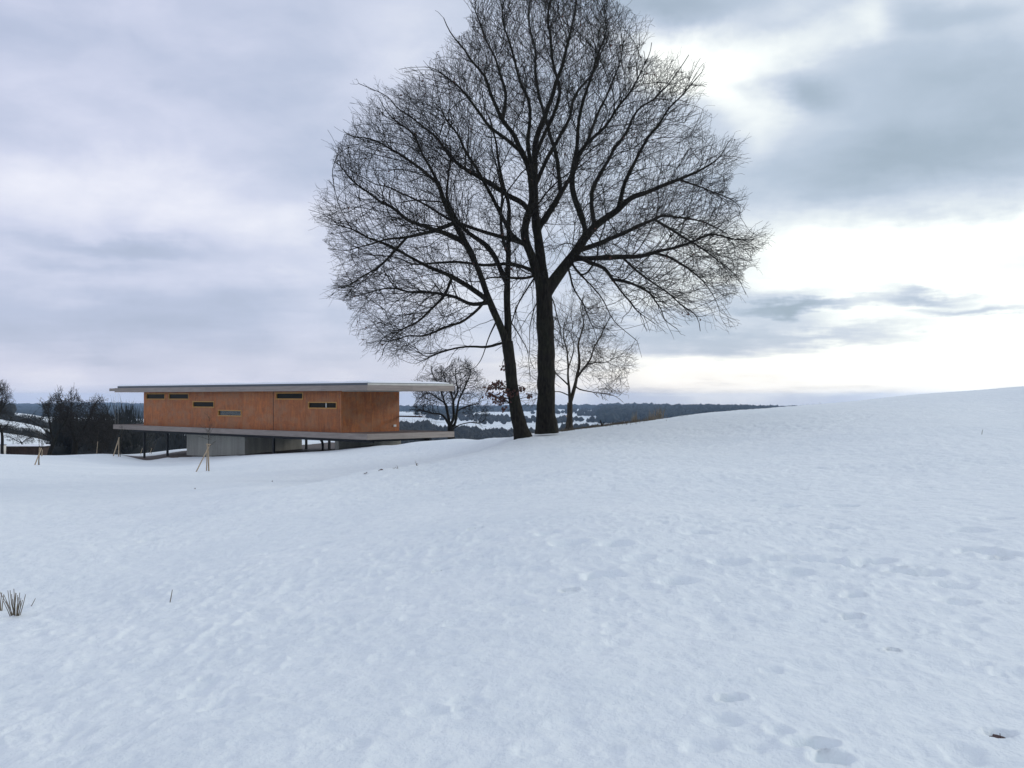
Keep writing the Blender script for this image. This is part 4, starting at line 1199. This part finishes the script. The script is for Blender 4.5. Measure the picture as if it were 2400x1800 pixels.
# the tree behind the house end
YD = 86.0
Db = at(1058, 1012, YD); Db.z = gz(Db.x, Db.y) - .2
limbsD = [
 ('T', None, [(1058, 1035), (1057, 1010), (1056, 996)], 0, 0, .26, .22),
 ('A', 'T', [(1055, 1000), (1047, 986), (1038, 972), (1028, 967), (1010, 966), (997, 964), (985, 960), (973, 956), (955, 952)], 0, 1.5, .11, .02),
 ('B', 'T', [(1056, 1000), (1052, 986), (1045, 944), (1030, 936), (1015, 926), (1000, 922), (985, 928)], 0, -1.5, .11, .02),
 ('C', 'T', [(1057, 998), (1065, 980), (1063, 938), (1052, 910), (1047, 896), (1040, 870)], 0, 1, .12, .02),
 ('D', 'T', [(1059, 1003), (1069, 998), (1073, 960), (1075, 944), (1091, 908), (1100, 885), (1105, 865)], 0, -.8, .12, .02),
 ('E', 'D', [(1073, 965), (1090, 955), (1110, 950), (1130, 945)], 0, 1.5, .06, .02),
 ('F', 'C', [(1063, 940), (1075, 915), (1070, 885), (1068, 860)], .3, 2.0, .06, .02),
 ('G', 'T', [(1060, 1010), (1080, 995), (1105, 990), (1130, 998)], 0, -1, .05, .02),
 ('H', 'B', [(1045, 944), (1035, 915), (1020, 890), (1010, 870)], -.6, -1.5, .06, .02),
]
polyD = [(1050, 842), (1100, 848), (1130, 880), (1138, 915), (1140, 960), (1135, 1000), (1100, 985), (1075, 985), (1040, 960), (1000, 985), (960, 985), (948, 950), (975, 925), (985, 890), (1010, 860)]
build_tree('orchard_tree', 'dense broad bare tree partly hidden behind the end of the house slab', 'tree', Db, limbsD, [(polyD, 1, 0, 1)], 350, YD, 3.2, 60,
    .22, .5, 2.6, 1.0, fan(1057, 985, YD, .5), .011, None, [M_bark, M_bark, M_twig], seed=9, sides=8, pipe_e=2.2,
    gen=dict(out=fan(1057, 985, YD, .9), r_from=.07, ctip=.019, p1=.52, l1=1.4, n1=6, p2=.52, l2=.75, n2=4, p3=.25, l3=.4, n3=2, inset=8))

# old fruit trees in a thicket beyond the crest on the left
def fruit_tree(label, px, py, Y, limbs, poly, n, depth, seed, tip=.013, edge=55):
    b = at(px, py, Y); b.z = gz(b.x, b.y) - .3
    lim = []
    for i, par, p_, y0, y1, r0, r1 in limbs: lim.append((i, par, p_, y0, y1, r0, r1))
    # the trunk reaches down to the ground even where the crest hides its foot
    r0 = ray(px, py); zpix = 930 - (b.z - EYE) / Y * F
    first = list(lim[0]); first[2] = [(first[2][0][0], max(zpix, py))] + list(first[2]); lim[0] = tuple(first)
    return build_tree('fruit_tree', label, 'tree', b, lim, [(poly, 1, 0, 1)], n // 6, Y, depth, edge, .26, .5, 2.8, .9, fan(px, py - 20, Y, .5), tip,
        None, [M_bark, M_bark, M_twig], group='old fruit trees beyond the crest', seed=seed, sides=8, pipe_e=2.3,
        gen=dict(out=fan(px, py - 20, Y, .7), r_from=.08, p1=.6, l1=1.3, n1=5, p2=.7, l2=.8, n2=4, p3=.45, l3=.45, n3=2, inset=3))
fruit_tree('old fruit tree with the stoutest short trunk in the thicket beside the house', 174, 1066, 100, [
 ('T', None, [(174, 1066), (176, 1048), (178, 1035)], 0, 0, .28, .24),
 ('A', 'T', [(177, 1040), (168, 1005), (165, 970), (168, 940), (162, 918)], 0, 1, .16, .02),
 ('B', 'T', [(178, 1040), (190, 1020), (205, 985), (222, 950), (232, 930)], 0, -1, .15, .02),
 ('C', 'A', [(168, 1005), (150, 985), (140, 960), (142, 925)], 0, -2, .09, .02),
 ('D', 'B', [(190, 1020), (215, 1005), (235, 985), (255, 970)], 0, 2, .09, .02)],
 [(140, 915), (150, 940), (172, 915), (185, 945), (215, 950), (230, 928), (262, 948), (268, 1000), (262, 1050), (225, 1060), (190, 1040), (150, 1030), (120, 1000), (115, 945)], 2800, 3.6, 21)
fruit_tree('old fruit tree leaning right with bare forked trunk next to the dark hut', 116, 1062, 96, [
 ('T', None, [(116, 1062), (122, 1045), (130, 1030)], 0, 0, .20, .17),
 ('A', 'T', [(128, 1034), (118, 1012), (117, 985), (108, 960), (100, 940)], 0, 1, .12, .02),
 ('B', 'T', [(129, 1032), (137, 1010), (150, 995), (160, 975), (158, 950)], 0, -1, .12, .02),
 ('C', 'A', [(118, 1012), (98, 1000), (80, 990), (62, 985)], 0, -1.5, .07, .02),
 ('D', 'T', [(126, 1035), (105, 1020), (85, 1012), (60, 1008)], 0, 1.5, .06, .02)],
 [(96, 938), (120, 930), (150, 935), (172, 950), (175, 990), (150, 1000), (120, 990), (100, 1000), (60, 1010), (48, 990), (80, 975), (92, 960)], 1500, 2.8, 22)
fruit_tree('old fruit tree cut by the picture edge with a sparse rounded top', 5, 1045, 108, [
 ('T', None, [(5, 1045), (6, 1030), (4, 1010)], 0, 0, .16, .14),
 ('A', 'T', [(4, 1015), (-5, 985), (0, 955), (8, 930), (6, 910)], 0, 1, .11, .02),
 ('B', 'T', [(5, 1012), (18, 995), (26, 980)], 0, -1, .06, .02),
 ('C', 'A', [(-2, 965), (12, 945), (24, 930)], 0, -1, .05, .02)],
 [(-40, 905), (5, 900), (26, 920), (28, 945), (10, 960), (25, 975), (36, 1000), (34, 1020), (0, 1015), (-40, 1010), (-60, 960)], 1500, 3.0, 23)
fruit_tree('fruit tree behind the thicket with spiky shoots just under the eaves end', 235, 1062, 108, [
 ('T', None, [(235, 1062), (236, 1045), (238, 1030)], 0, 0, .18, .15),
 ('A', 'T', [(237, 1034), (226, 1000), (222, 960), (228, 935)], 0, 1, .10, .02),
 ('B', 'T', [(238, 1034), (250, 1000), (252, 965), (256, 945)], 0, -1, .10, .02),
 ('C', 'B', [(246, 1010), (268, 990), (285, 985)], 0, -1, .06, .02)],
 [(205, 950), (226, 930), (240, 955), (256, 940), (270, 965), (290, 985), (285, 1040), (240, 1055), (200, 1040), (196, 980)], 1500, 3.0, 24)
fruit_tree('low spreading fruit tree right behind the dark hut and its snowy field', 55, 1045, 125, [
 ('T', None, [(55, 1045), (52, 1040), (48, 1034)], 0, 0, .10, .08),
 ('A', 'T', [(50, 1038), (42, 1034), (30, 1028), (20, 1026)], 0, 1, .05, .02),
 ('B', 'T', [(52, 1040), (60, 1032), (70, 1028), (78, 1020)], 0, -1, .05, .02)],
 [(15, 1018), (45, 1012), (80, 1012), (92, 1030), (60, 1038), (20, 1034)], 260, 1.5, 25)

# ------------------------------------------------------------------ woods far off: one mass each
M_wood = simple('bare_wood', (0.024, 0.026, 0.024), 0.95, 0.35, .05, coord='Object')
M_woodfar = simple('dark_conifers', (0.018, 0.026, 0.026), 0.95, 0.35, .02, coord='Object')
def wood_crowns(P, H, rs, sides=6, spikes=5, slim=0.32, core=1.0):
    """uneven crowns on short stems with twiggy tops"""
    n = len(P)
    a = 2 * np.pi * np.arange(sides) / sides
    w = H * slim * rs.uniform(.7, 1.3, n)
    lv = [(0.12, .55), (0.45, 1.0), (0.78, .62)]
    rings = []
    for f, r in lv:
        rr_ = w[:, None] * r * rs.uniform(.7, 1.25, (n, sides))
        z = core * H[:, None] * (f + rs.uniform(-.07, .07, (n, sides)))
        rings.append(np.stack([P[:, None, 0] + rr_ * np.cos(a + .3), P[:, None, 1] + rr_ * np.sin(a + .3), P[:, None, 2] + z], -1))
    top = P + np.stack([rs.normal(0, .06, n) * H, rs.normal(0, .06, n) * H, core * H * rs.uniform(.9, 1.1, n)], -1)
    Vv = np.concatenate(rings + [top[:, None]], 1).reshape(-1, 3)
    m = 3 * sides + 1; b = (np.arange(n) * m)[:, None]; j = np.arange(sides); q = (j + 1) % sides
    T = []
    for l in range(2):
        T += [np.stack([b + l * sides + j, b + l * sides + q, b + (l + 1) * sides + q], -1), np.stack([b + l * sides + j, b + (l + 1) * sides + q, b + (l + 1) * sides + j], -1)]
    T.append(np.stack([b + 2 * sides + j, b + 2 * sides + q, np.broadcast_to(b + 3 * sides, (n, sides))], -1))
    Fq = np.concatenate([t.reshape(-1, 3) for t in T])
    out = [(Vv, Fq)]
    if spikes:
        k = n * spikes
        Q = np.repeat(P, spikes, 0); Hh = np.repeat(H, spikes); ww = np.repeat(w, spikes)
        an = rs.uniform(0, 2 * np.pi, k); rd = ww * rs.uniform(.1, .95, k)
        s = Q + np.stack([np.cos(an) * rd, np.sin(an) * rd, Hh * rs.uniform(.15, .8, k)], -1)
        d = np.stack([np.cos(an) * ww * rs.uniform(.1, .5, k), np.sin(an) * ww * rs.uniform(.1, .5, k), Hh * rs.uniform(.16, .34, k)], -1)
        side = np.stack([-np.sin(an), np.cos(an), 0 * an], -1) * np.clip(Hh * .018, 0, .09)[:, None]
        side2 = side[:, [1, 0, 2]]
        vv = np.stack([s - side, s + side + side2 * .5, s + d], 1).reshape(-1, 3)
        out.append((vv, (np.arange(k) * 3)[:, None] + np.array([[0, 1, 2]])))
    return join(out)
def wood(name, px0, px1, Y0_, Y1_, spacing, h0, h1, seed, thresh=-2.0, scale=150.0, mat=None, spikes=5, slim=.32, sides=6, core=1.0, thin=1.0):
    rs = np.random.RandomState(seed)
    x0, x1 = (px0 - 1200) / F, (px1 - 1200) / F
    area = (x1 - x0) * (Y1_ ** 2 - Y0_ ** 2) / 2
    n = int(area / spacing ** 2)
    Y = np.sqrt(rs.uniform(Y0_ ** 2, Y1_ ** 2, n)); X = rs.uniform(x0, x1, n) * Y
    m = fbm(X / scale, Y / scale, 3, seed + 3) > thresh
    # ragged outer edges
    e = np.minimum(np.minimum((X / Y - x0), (x1 - X / Y)) / (x1 - x0) * 8, np.minimum(Y - Y0_, Y1_ - Y) / (Y1_ - Y0_) * 5)
    m &= e > 0.6 * (fbm(X / scale * 2, Y / scale * 2, 2, seed + 9) + .3)
    X, Y = X[m], Y[m]
    P = np.stack([X, Y, snow_z(X, Y) - .3], -1)
    H = rs.uniform(h0, h1, len(X)) * (1 + .25 * fbm(X / 60, Y / 60, 2, seed + 5))
    v, f = wood_crowns(P, H, rs, sides, spikes, slim, core)
    o = link_mesh(name, v, f, mat or M_wood)
    print(name, len(X), 'tris', len(f))
    return tag(o, kind='stuff')
wood('far_ridge_forest', -300, 2050, 3100, 5600, 27, 10, 17, 1, -.38, 520, M_woodfar, 2, .85, 5)
wood('hillside_forest', 1400, 1980, 1500, 3000, 12.5, 10, 16, 2, -.62, 260, M_woodfar, 3, .5, 5)
wood('valley_forest', 1050, 1700, 560, 1130, 6.6, 12, 18, 3, -.85, 150, M_wood, 12, .32, core=.85)
wood('spur_forest', 840, 1110, 600, 1000, 6.6, 13, 19, 4, -.85, 150, M_wood, 12, .30, core=.85)
wood('field_copse', 1000, 1600, 1250, 2900, 14, 5, 9, 5, .25, 170, M_wood, 4, .5)
wood('field_copse', 880, 1120, 1900, 3600, 18, 8, 13, 6, .0, 240, M_woodfar, 3, .5)
wood('dark_wood_behind_house', 250, 640, 190, 520, 3.9, 8.0, 12, 7, -.9, 70, M_wood, 90, .26, core=.62)
wood('hillside_wood_left', -200, 36, 520, 700, 7.0, 6, 9, 8, -.7, 160, M_wood, 30, .34, core=.75)
wood('hedgerow', -100, 200, 225, 262, 2.2, 1.1, 2.0, 9, -.5, 40, M_wood, 60, .6, core=.5)
wood('hedgerow', -100, 250, 380, 470, 4.5, 2.5, 4.2, 10, -.2, 80, M_wood, 40, .5, core=.6)
wood('far_left_forest', -200, 700, 2000, 3100, 17, 8, 13, 12, -.10, 420, M_woodfar, 2, .55, 5)
wood('brown_thicket', 1476, 1565, 61.5, 69, .62, 1.1, 1.9, 13, -.6, 5, M_stem, 40, .22, 5, core=.35)
wood('dark_undergrowth', 125, 330, 118, 165, 2.0, 3.2, 5.6, 14, -.7, 16, M_wood, 120, .36, core=.45)
wood('dark_undergrowth', 88, 130, 116, 132, 1.5, 1.4, 2.2, 15, -.7, 10, M_wood, 90, .34, core=.4)

# ------------------------------------------------------------------ distant farm buildings
M_plaster = simple('pale_plaster', (0.72, 0.70, 0.66), 0.8, 0.1, .3)
M_tile = simple('snowy_roof', (0.78, 0.80, 0.84), 0.8, 0.1, .3)
M_pane = simple('dark_pane', (0.03, 0.035, 0.04), 0.2, 0.1, 1)
M_brownwall = simple('brown_timber', (0.045, 0.028, 0.02), 0.85, 0.3, 3)
def farmhouse(label, px, Y, w, d, h, rise, wallm=None, roofm=None, rz=0.2):
    p = at(px, 930, Y); z = gz(p.x, p.y)
    t = thing('farmhouse', label, 'house', (p.x, p.y, z), rz, 'pale farm buildings down in the valley')
    link_mesh('wall', [(-w / 2, -d / 2, -2), (w / 2, -d / 2, -2), (w / 2, d / 2, -2), (-w / 2, d / 2, -2), (-w / 2, -d / 2, h), (w / 2, -d / 2, h), (w / 2, d / 2, h), (-w / 2, d / 2, h), (-w / 2, 0, h + rise - .1), (w / 2, 0, h + rise - .1)],
              [(0, 1, 5, 4), (2, 3, 7, 6), (1, 2, 6, 9, 5), (3, 0, 4, 8, 7), (0, 3, 2, 1)], wallm or M_plaster, t)
    o = .6; tk = .35
    link_mesh('roof', [(-w / 2 - o, -d / 2 - o, h - .3), (w / 2 + o, -d / 2 - o, h - .3), (w / 2 + o, 0, h + rise), (-w / 2 - o, 0, h + rise), (-w / 2 - o, d / 2 + o, h - .3), (w / 2 + o, d / 2 + o, h - .3),
                       (-w / 2 - o, -d / 2 - o, h - .3 + tk), (w / 2 + o, -d / 2 - o, h - .3 + tk), (w / 2 + o, 0, h + rise + tk), (-w / 2 - o, 0, h + rise + tk), (-w / 2 - o, d / 2 + o, h - .3 + tk), (w / 2 + o, d / 2 + o, h - .3 + tk)],
              [(0, 3, 2, 1), (3, 4, 5, 2), (6, 7, 8, 9), (9, 8, 11, 10), (0, 1, 7, 6), (4, 10, 11, 5), (1, 2, 8, 7), (2, 5, 11, 8), (0, 6, 9, 3), (3, 9, 10, 4)], roofm or M_tile, t)
    for k in range(max(1, int(w / 5))):
        x = -w / 2 + 2 + k * (w - 4) / max(1, int(w / 5) - 1 or 1)
        MB().box((x - .6, -d / 2 - .05, h * .45), (x + .6, -d / 2 + .1, h * .45 + 1.3)).build('window', M_pane, t)
for lab, px, Y, w, d, h, r in [
    ('long pale farm building in the white field between the house end and the far hill', 993, 1750, 13, 9, 3.6, .8),
    ('lower pale farm building just right of the long one in the white field', 1008, 1760, 9, 8, 2.6, .8),
    ('small pale farmhouse at the left end of the row below the wooded hill', 1413, 2500, 14, 9, 4, 3),
    ('second small pale farmhouse in the row below the wooded hill', 1440, 2560, 12, 9, 3.5, 3),
    ('third pale farmhouse in the row below the wooded hill, standing apart', 1500, 2450, 15, 9, 4, 3),
    ('largest pale farmhouse at the right end of the row above the thicket', 1532, 2400, 18, 10, 4.5, 3),
    ('lone pale farmhouse on the blue hill seen over the fruit trees', 89, 3000, 26, 12, 5, 3),
    ('yellowish small farmhouse beside the stem of the young tree', 1324, 1900, 8, 7, 4, 2)]:
    farmhouse(lab, px, Y, w, d, h, r, simple('ochre_plaster', (0.45, 0.30, 0.14), .8, .1, 1) if 'yellowish' in lab else None, rz=random.uniform(-.4, .4))

# ------------------------------------------------------------------ hut beyond the crest
Yh = 112
hc = at(62, 1050, Yh)
hut = thing('hut', 'low dark brown plank hut with snow on its flat roof beyond the field edge', 'hut', (hc.x, hc.y, gz(hc.x, hc.y)), 0.06)
hz = (EYE - (1046 - 930) / F * Yh) - hut.location.z
nw = 14; W_ = 4.1
for k in range(nw):
    s = W_ / nw
    MB().box((-W_ / 2 + k * s + .01, -1.2 - .02 * (k % 3), -.5), (-W_ / 2 + (k + 1) * s - .01, -1.14, hz - .02 * (k % 2))).build('plank', M_brownwall, hut)
MB().box((-W_ / 2 + .03, -1.13, -.5), (W_ / 2 - .03, 1.2, hz - .06)).build('wall', M_brownwall, hut)
MB().box((-W_ / 2 - .15, -1.35, hz + .003), (W_ / 2 + .15, 1.35, hz + .07)).build('roof', M_under, hut)
sv, sf = [], []
for i in range(15):
    for j in range(5):
        e = 0 if i in (0, 14) or j in (0, 4) else 1
        sv.append((-W_ / 2 - .12 + i * (W_ + .24) / 14, -1.32 + j * .66, hz + .075 + e * (.12 + .04 * math.sin(i * 1.7 + j))))
for i in range(14):
    for j in range(4): a = i * 5 + j; sf.append((a, a + 5, a + 6, a + 1))
link_mesh('snow_cover', sv, sf, M_snowcap, hut, True)
cb = at(5, 1062, 110)
crate = thing('storage_box', 'pale whitish box standing at the end of the dark hut', 'box', (cb.x, cb.y, gz(cb.x, cb.y)), 0.1)
ch = (EYE - (1043 - 930) / F * 110) - crate.location.z
MB().box((-.28, -.3, -.3), (.28, .3, ch)).build('body', M_plaster, crate)
MB().box((-.31, -.33, ch + .002), (.31, .33, ch + .06)).build('lid', M_brownwall, crate)

# ------------------------------------------------------------------ saplings held by stakes
def stake(parent, a, b, r=.03): return MB().tube([a, b], [r * 1.1, r], 8).build('stake', M_stake, parent)
def sapling(label, px, py, Y, tripod, trunk, twig_h, seed, r=.03):
    """tripod: list of (foot px, foot py, foot depth offset, top px, top py)"""
    rs = random.Random(seed)
    b = at(px, py, Y); z0 = gz(b.x, b.y)
    Ys = Y
    t = thing('staked_sapling', label, 'sapling', (b.x, b.y, z0), 0, 'young trees tied to stakes')
    O = Vector((b.x, b.y, z0))
    def loc(qx, qy, dy=0): return at(qx, qy, Ys + dy) - O
    for (fx, fy, dy, tx, ty) in tripod:
        f = loc(fx, fy, dy); f.z = min(f.z, gz(b.x + f.x, b.y + f.y) - O.z) - .12
        stake(t, f, loc(tx, ty), r)
    (bx, by), (tx, ty) = trunk
    base_ = loc(bx, by); base_.z = -.1; top = loc(tx, ty)
    n = 8
    P = [base_.lerp(top, k / (n - 1)) + Vector((rs.gauss(0, .012), rs.gauss(0, .012), 0)) for k in range(n)]
    MB().tube(P, [.022 - .0022 * k for k in range(n)], 6).build('trunk', M_bark2, t)
    m = MB()
    for k in range(16):
        s = rs.uniform(1 - twig_h, .98); p = base_.lerp(top, s)
        d = Vector((rs.gauss(0, .6), rs.gauss(0, .6), rs.uniform(.5, 1.0))).normalized() * rs.uniform(.25, .65)
        q = p + d * .5 + Vector((rs.gauss(0, .03), rs.gauss(0, .03), 0))
        m.tube([p, q, p + d], [.008, .006, .004], 3)
        m.tube([q, q + Vector((rs.gauss(0, .15), rs.gauss(0, .15), .15))], [.005, .003], 3)
    tag(m.build('twigs', M_bark2, t), kind='stuff')
    return t, loc
g = ray_ground(487, 1104)
t, loc = sapling('staked sapling with three pale poles standing alone in front of the concrete block', 487, 1104, g.y,
    [(455, 1110, -.4, 490, 1045), (484, 1103, .2, 486, 1040), (490, 1104, 0, 488, 1044)], ((488, 1104), (490, 976)), .55, 1, .027)
p, q = loc(484, 1041), loc(494, 1042)
MB().tube([p + Vector((0, -.05, 0)), q + Vector((0, -.05, 0))], .03, 8).build('cross_piece', M_stake, t)
MB().tube([loc(485, 1048), loc(491, 1046), loc(492, 1043), loc(486, 1044)], .018, 6).build('tie', M_stake, t)
sapling('staked sapling with two pale poles near the free end of the slab', 273, 1067, 84,
    [(264.5, 1068, -.3, 279.5, 1025), (278, 1066.5, .1, 278.5, 1026)], ((281, 1067), (287, 1000)), .4, 2, .04)
g = ray_ground(90, 1089)
sapling('staked sapling with slanting poles in front of the dark hut', 91, 1089, g.y,
    [(79.5, 1090.5, -.3, 97, 1050), (90, 1089, .1, 93, 1049)], ((92, 1089), (91, 1000)), .5, 3, .032)
sapling('small staked sapling just behind the one by the hut', 97, 1075, 76,
    [(96, 1075, -.1, 99.5, 1055), (98, 1075, .3, 99, 1054)], ((97, 1075), (99, 1035)), .4, 4, .03)
sapling('thin sapling with one pole between the fruit trees and the slab end', 228, 1068, 90,
    [(226, 1068, 0, 229, 1035)], ((227, 1068), (230, 1015)), .7, 6, .03)
sapling('thin sapling with two poles under the slab seen past the first column', 353, 1064, 98,
    [(349, 1066, -.2, 356, 1050), (328, 1062, .2, 334, 1050)], ((355, 1064), (356, 1046)), .5, 7, .02)

# ------------------------------------------------------------------ stubble, stems, dead leaves poking out of the snow
def stem_tuft(name, label, cat, px, py, stems, rad, group=None, seed=0, mat=None):
    rs = random.Random(seed)
    g = ray_ground(px, py)
    t = thing(name, label, cat, (g.x, g.y, gz(g.x, g.y)), 0, group)
    O = t.location
    for (fx, fy, tx, ty, dy) in stems:
        a = at(fx, fy, g.y) - O; a.z = min(a.z, gz(O.x + a.x, O.y + a.y) - O.z) - .03
        b = at(tx, ty, g.y + dy) - O
        mid = a.lerp(b, .5) + Vector((rs.gauss(0, .006), rs.gauss(0, .006), 0))
        MB().tube([a, mid, b], [rad * 1.1, rad, rad * .75], 6).build('stem', mat or M_stem, t)
    return t
st_ = []
rs = random.Random(5)
for (fx, tx, ty) in [(28, 0, 1388), (30, 10, 1396), (30, 18.5, 1384), (33, 23.5, 1383), (31, 27, 1392), (34, 32.5, 1380), (33, 36, 1389), (36, 38, 1390), (37, 41, 1395), (38, 46.5, 1389), (40, 49, 1402), (42, 60, 1393), (36, 30, 1404), (34, 26, 1408), (38, 43, 1400), (27, 6, 1405), (29, 14, 1410), (41, 53, 1406), (39, 47, 1408)]:
    st_.append((fx + rs.uniform(-1, 3), 1437 + rs.uniform(-3, 2), tx, ty, rs.uniform(-.25, .25)))
stem_tuft('cut_shrub', 'clump of cut upright twigs sticking out of the smooth snow', 'shrub', 35, 1438, st_, .0050, seed=1)
stem_tuft('cut_shrub', 'small cut twig clump half out of the frame beside the larger one', 'shrub', -4, 1427, [(-6 + k * 2, 1427, -16 + k * 5, 1385 + 4 * (k % 3), .05 * k) for k in range(6)], .006, seed=2)
grp = 'single dry stems poking out of the snow'
stem_tuft('dead_stalk', 'short dry stem leaning right next to the cut twig clump', 'plant stem', 70, 1417, [(69.5, 1417, 83, 1402.5, .02)], .0045, grp, 3)
stem_tuft('dead_stalk', 'lone upright dry stem in open snow right of the cut twig clump', 'plant stem', 397, 1413, [(397, 1413, 404, 1382, .02)], .0050, grp, 4)
stem_tuft('dead_stalk', 'tiny dry stem high on the right hand snow slope', 'plant stem', 2301, 1018, [(2301, 1018, 2303, 1007, .02)], .008, grp, 5)
stem_tuft('dead_stalk', 'tiny dry stem in the hollow below the house', 'plant stem', 570, 1173, [(571, 1175, 568, 1171, .02)], .012, grp, 6)
def weed(label, px, py, stems, lv, seed, rad=.008):
    t = stem_tuft('dry_weed', label, 'weed', px, py, stems, rad, 'withered weeds in the snow hollow', seed)
    P = np.array([list(at(x, y, t.location.y - .02) - t.location) for x, y in lv])
    v, f = leaves(P, .09, np.random.RandomState(seed), .2)
    tag(link_mesh('leaf_tuft', v, f, M_stem, t), kind='stuff')
weed('withered weed with bent stems at the edge of the snow hollow', 978, 1096, [(980, 1098, 976, 1086, 0), (979, 1097, 974, 1083, .05), (976, 1088, 981, 1092, 0)], [(977, 1086), (979, 1089), (980, 1092), (981, 1096), (975, 1084)], 1)
weed('low withered weed with two leaning blades in the snow hollow', 928, 1101, [(923, 1101, 921, 1096, 0), (936, 1102, 930, 1091, 0), (932, 1101, 927, 1094, 0), (923, 1101, 926, 1095, 0)], [(922, 1098), (923, 1100), (931, 1096)], 2, .007)
def flat_leaf(label, px, py, n, size, seed, mat=None):
    g = ray_ground(px, py); z = gz(g.x, g.y)
    t = thing('fallen_leaf', label, 'leaf', (g.x, g.y, z), 0, 'dead leaves lying on the snow')
    rs = np.random.RandomState(seed)
    m = 9; v = []; f = []
    for k in range(m):
        s = k / (m - 1); w = size * .42 * math.sin(math.pi * min(1, s * .92 + .04)) * (1 + .35 * math.sin(s * 19))
        zz = .012 + .018 * math.sin(s * 3) ; x = (s - .5) * size * 1.2
        v += [(x, -w, zz + .014), (x, 0, zz), (x, w, zz + .016)]
    for k in range(m - 1):
        a = k * 3; f += [(a, a + 3, a + 4, a + 1), (a + 1, a + 4, a + 5, a + 2)]
    o = link_mesh('blade', v, f, mat or M_leaf, t, True)
    o.rotation_euler = (rs.uniform(-.4, .4), rs.uniform(-.4, .4), rs.uniform(0, 6.28))
    MB().tube([(0, 0, .012), (.004, 0, .035), (0.002, .002, .062)], [.0022, .002, .0018], 5).build('stalk', M_leaf, t)
M_leafd = simple('wet_leaf', (0.045, 0.018, 0.018), 0.6, 0.3, 30)
flat_leaf('dark dead leaf with upright stalk sunk in a hole in the snow', 2343, 1724, 1, .11, 1, M_leafd)
flat_leaf('tiny dead leaf in a melt hole left of the field track', 1337, 1383, 1, .028, 2, M_leafd)
flat_leaf('dead leaf on smooth snow below the leaning oak', 1114, 1243, 1, .03, 3)
flat_leaf('dead leaf on the snow lower down from the leaning oak', 1034, 1342, 1, .028, 4, M_leafd)
flat_leaf('dark leaf in the swale in front of the concrete supports', 638, 1128, 1, .06, 5, M_leafd)
flat_leaf('brown leaf in the swale left of the low weed', 858, 1112, 1, .13, 6)
flat_leaf('brown leaf in the swale touching the low weed', 893, 1107, 1, .13, 7)
flat_leaf('small brown leaf in front of the staked sapling', 457, 1146, 1, .05, 8)

# broken stump and dry grass at the foot of the young tree
g = at(1410, 1004, 50.0); z = gz(g.x, g.y)
stump = thing('broken_branch', 'dark broken branch stub sticking up at the crest by the young tree', 'branch', (g.x, g.y, z))
MB().tube([(0, 0, -.1), (.03, 0, .08), (-.03, 0, .22), (-.06, 0, .34)], [.07, .05, .035, .015], 7).build('stub', M_bark, stump, True)
MB().tube([(.03, 0, .08), (.08, 0, .17), (.10, 0, .27)], [.035, .025, .01], 6).build('side_shoot', M_bark, stump, True)
MB().tube([(-.05, 0, -.02), (-.5, -.1, .02), (-1.1, -.15, -.06)], [.03, .025, .012], 6).build('fallen_piece', M_bark2, stump, True)
def grass(name, spots, h, seed):
    rs = np.random.RandomState(seed); P = []
    for px, py, Y, sx, sy, n in spots:
        c = at(px, py, Y); P.append(np.stack([c.x + rs.normal(0, sx, n), c.y + rs.normal(0, sy, n)], -1))
    P = np.vstack(P); z = snow_z(P[:, 0], P[:, 1]) - .02
    A = np.column_stack([P, z]); n = len(A)
    d = rs.normal(0, .45, (n, 3)); d[:, 2] = 1; d /= np.linalg.norm(d, axis=1, keepdims=True)
    L_ = h * rs.uniform(.4, 1.3, (n, 1))
    v, f = seg_mesh(A, A + d * L_, np.full(n, .010), np.full(n, .004), 3)
    tag(link_mesh(name, v, f, M_stem), kind='stuff')
grass('dry_grass', [(1345, 1006, 50, .9, .3, 900), (1385, 1004, 50.5, .8, .25, 700), (1445, 1000, 51, .8, .25, 600), (1300, 1012, 47, .5, .2, 90), (1420, 1004, 48, 1.0, .5, 60), (1850, 962, 60, 1.2, .3, 60), (1780, 966, 59.5, .8, .3, 30)], .17, 3)

# ------------------------------------------------------------------ haze
M_haze = bpy.data.materials.new('thin_haze'); M_haze.use_nodes = True
hn = M_haze.node_tree; hn.nodes.clear()
ho = hn.nodes.new('ShaderNodeOutputMaterial'); hv = hn.nodes.new('ShaderNodeVolumePrincipled')
hv.inputs['Color'].default_value = (0.52, 0.72, 1.0, 1)
hv.inputs['Density'].default_value = 0.85e-4
hv.inputs['Anisotropy'].default_value = 0.35
hn.links.new(hv.outputs[0], ho.inputs['Volume'])
zmin, zmax = float(GZ.min()), float(GZ.max())
print('ground z', zmin, zmax)
haze = MB().box((-8300, -8300, zmin - 1.5), (8300, 8300, max(zmax + 18, 24.0))).build('haze', M_haze)
tag(haze, kind='stuff')
print('all', round(time.time() - T0, 1))
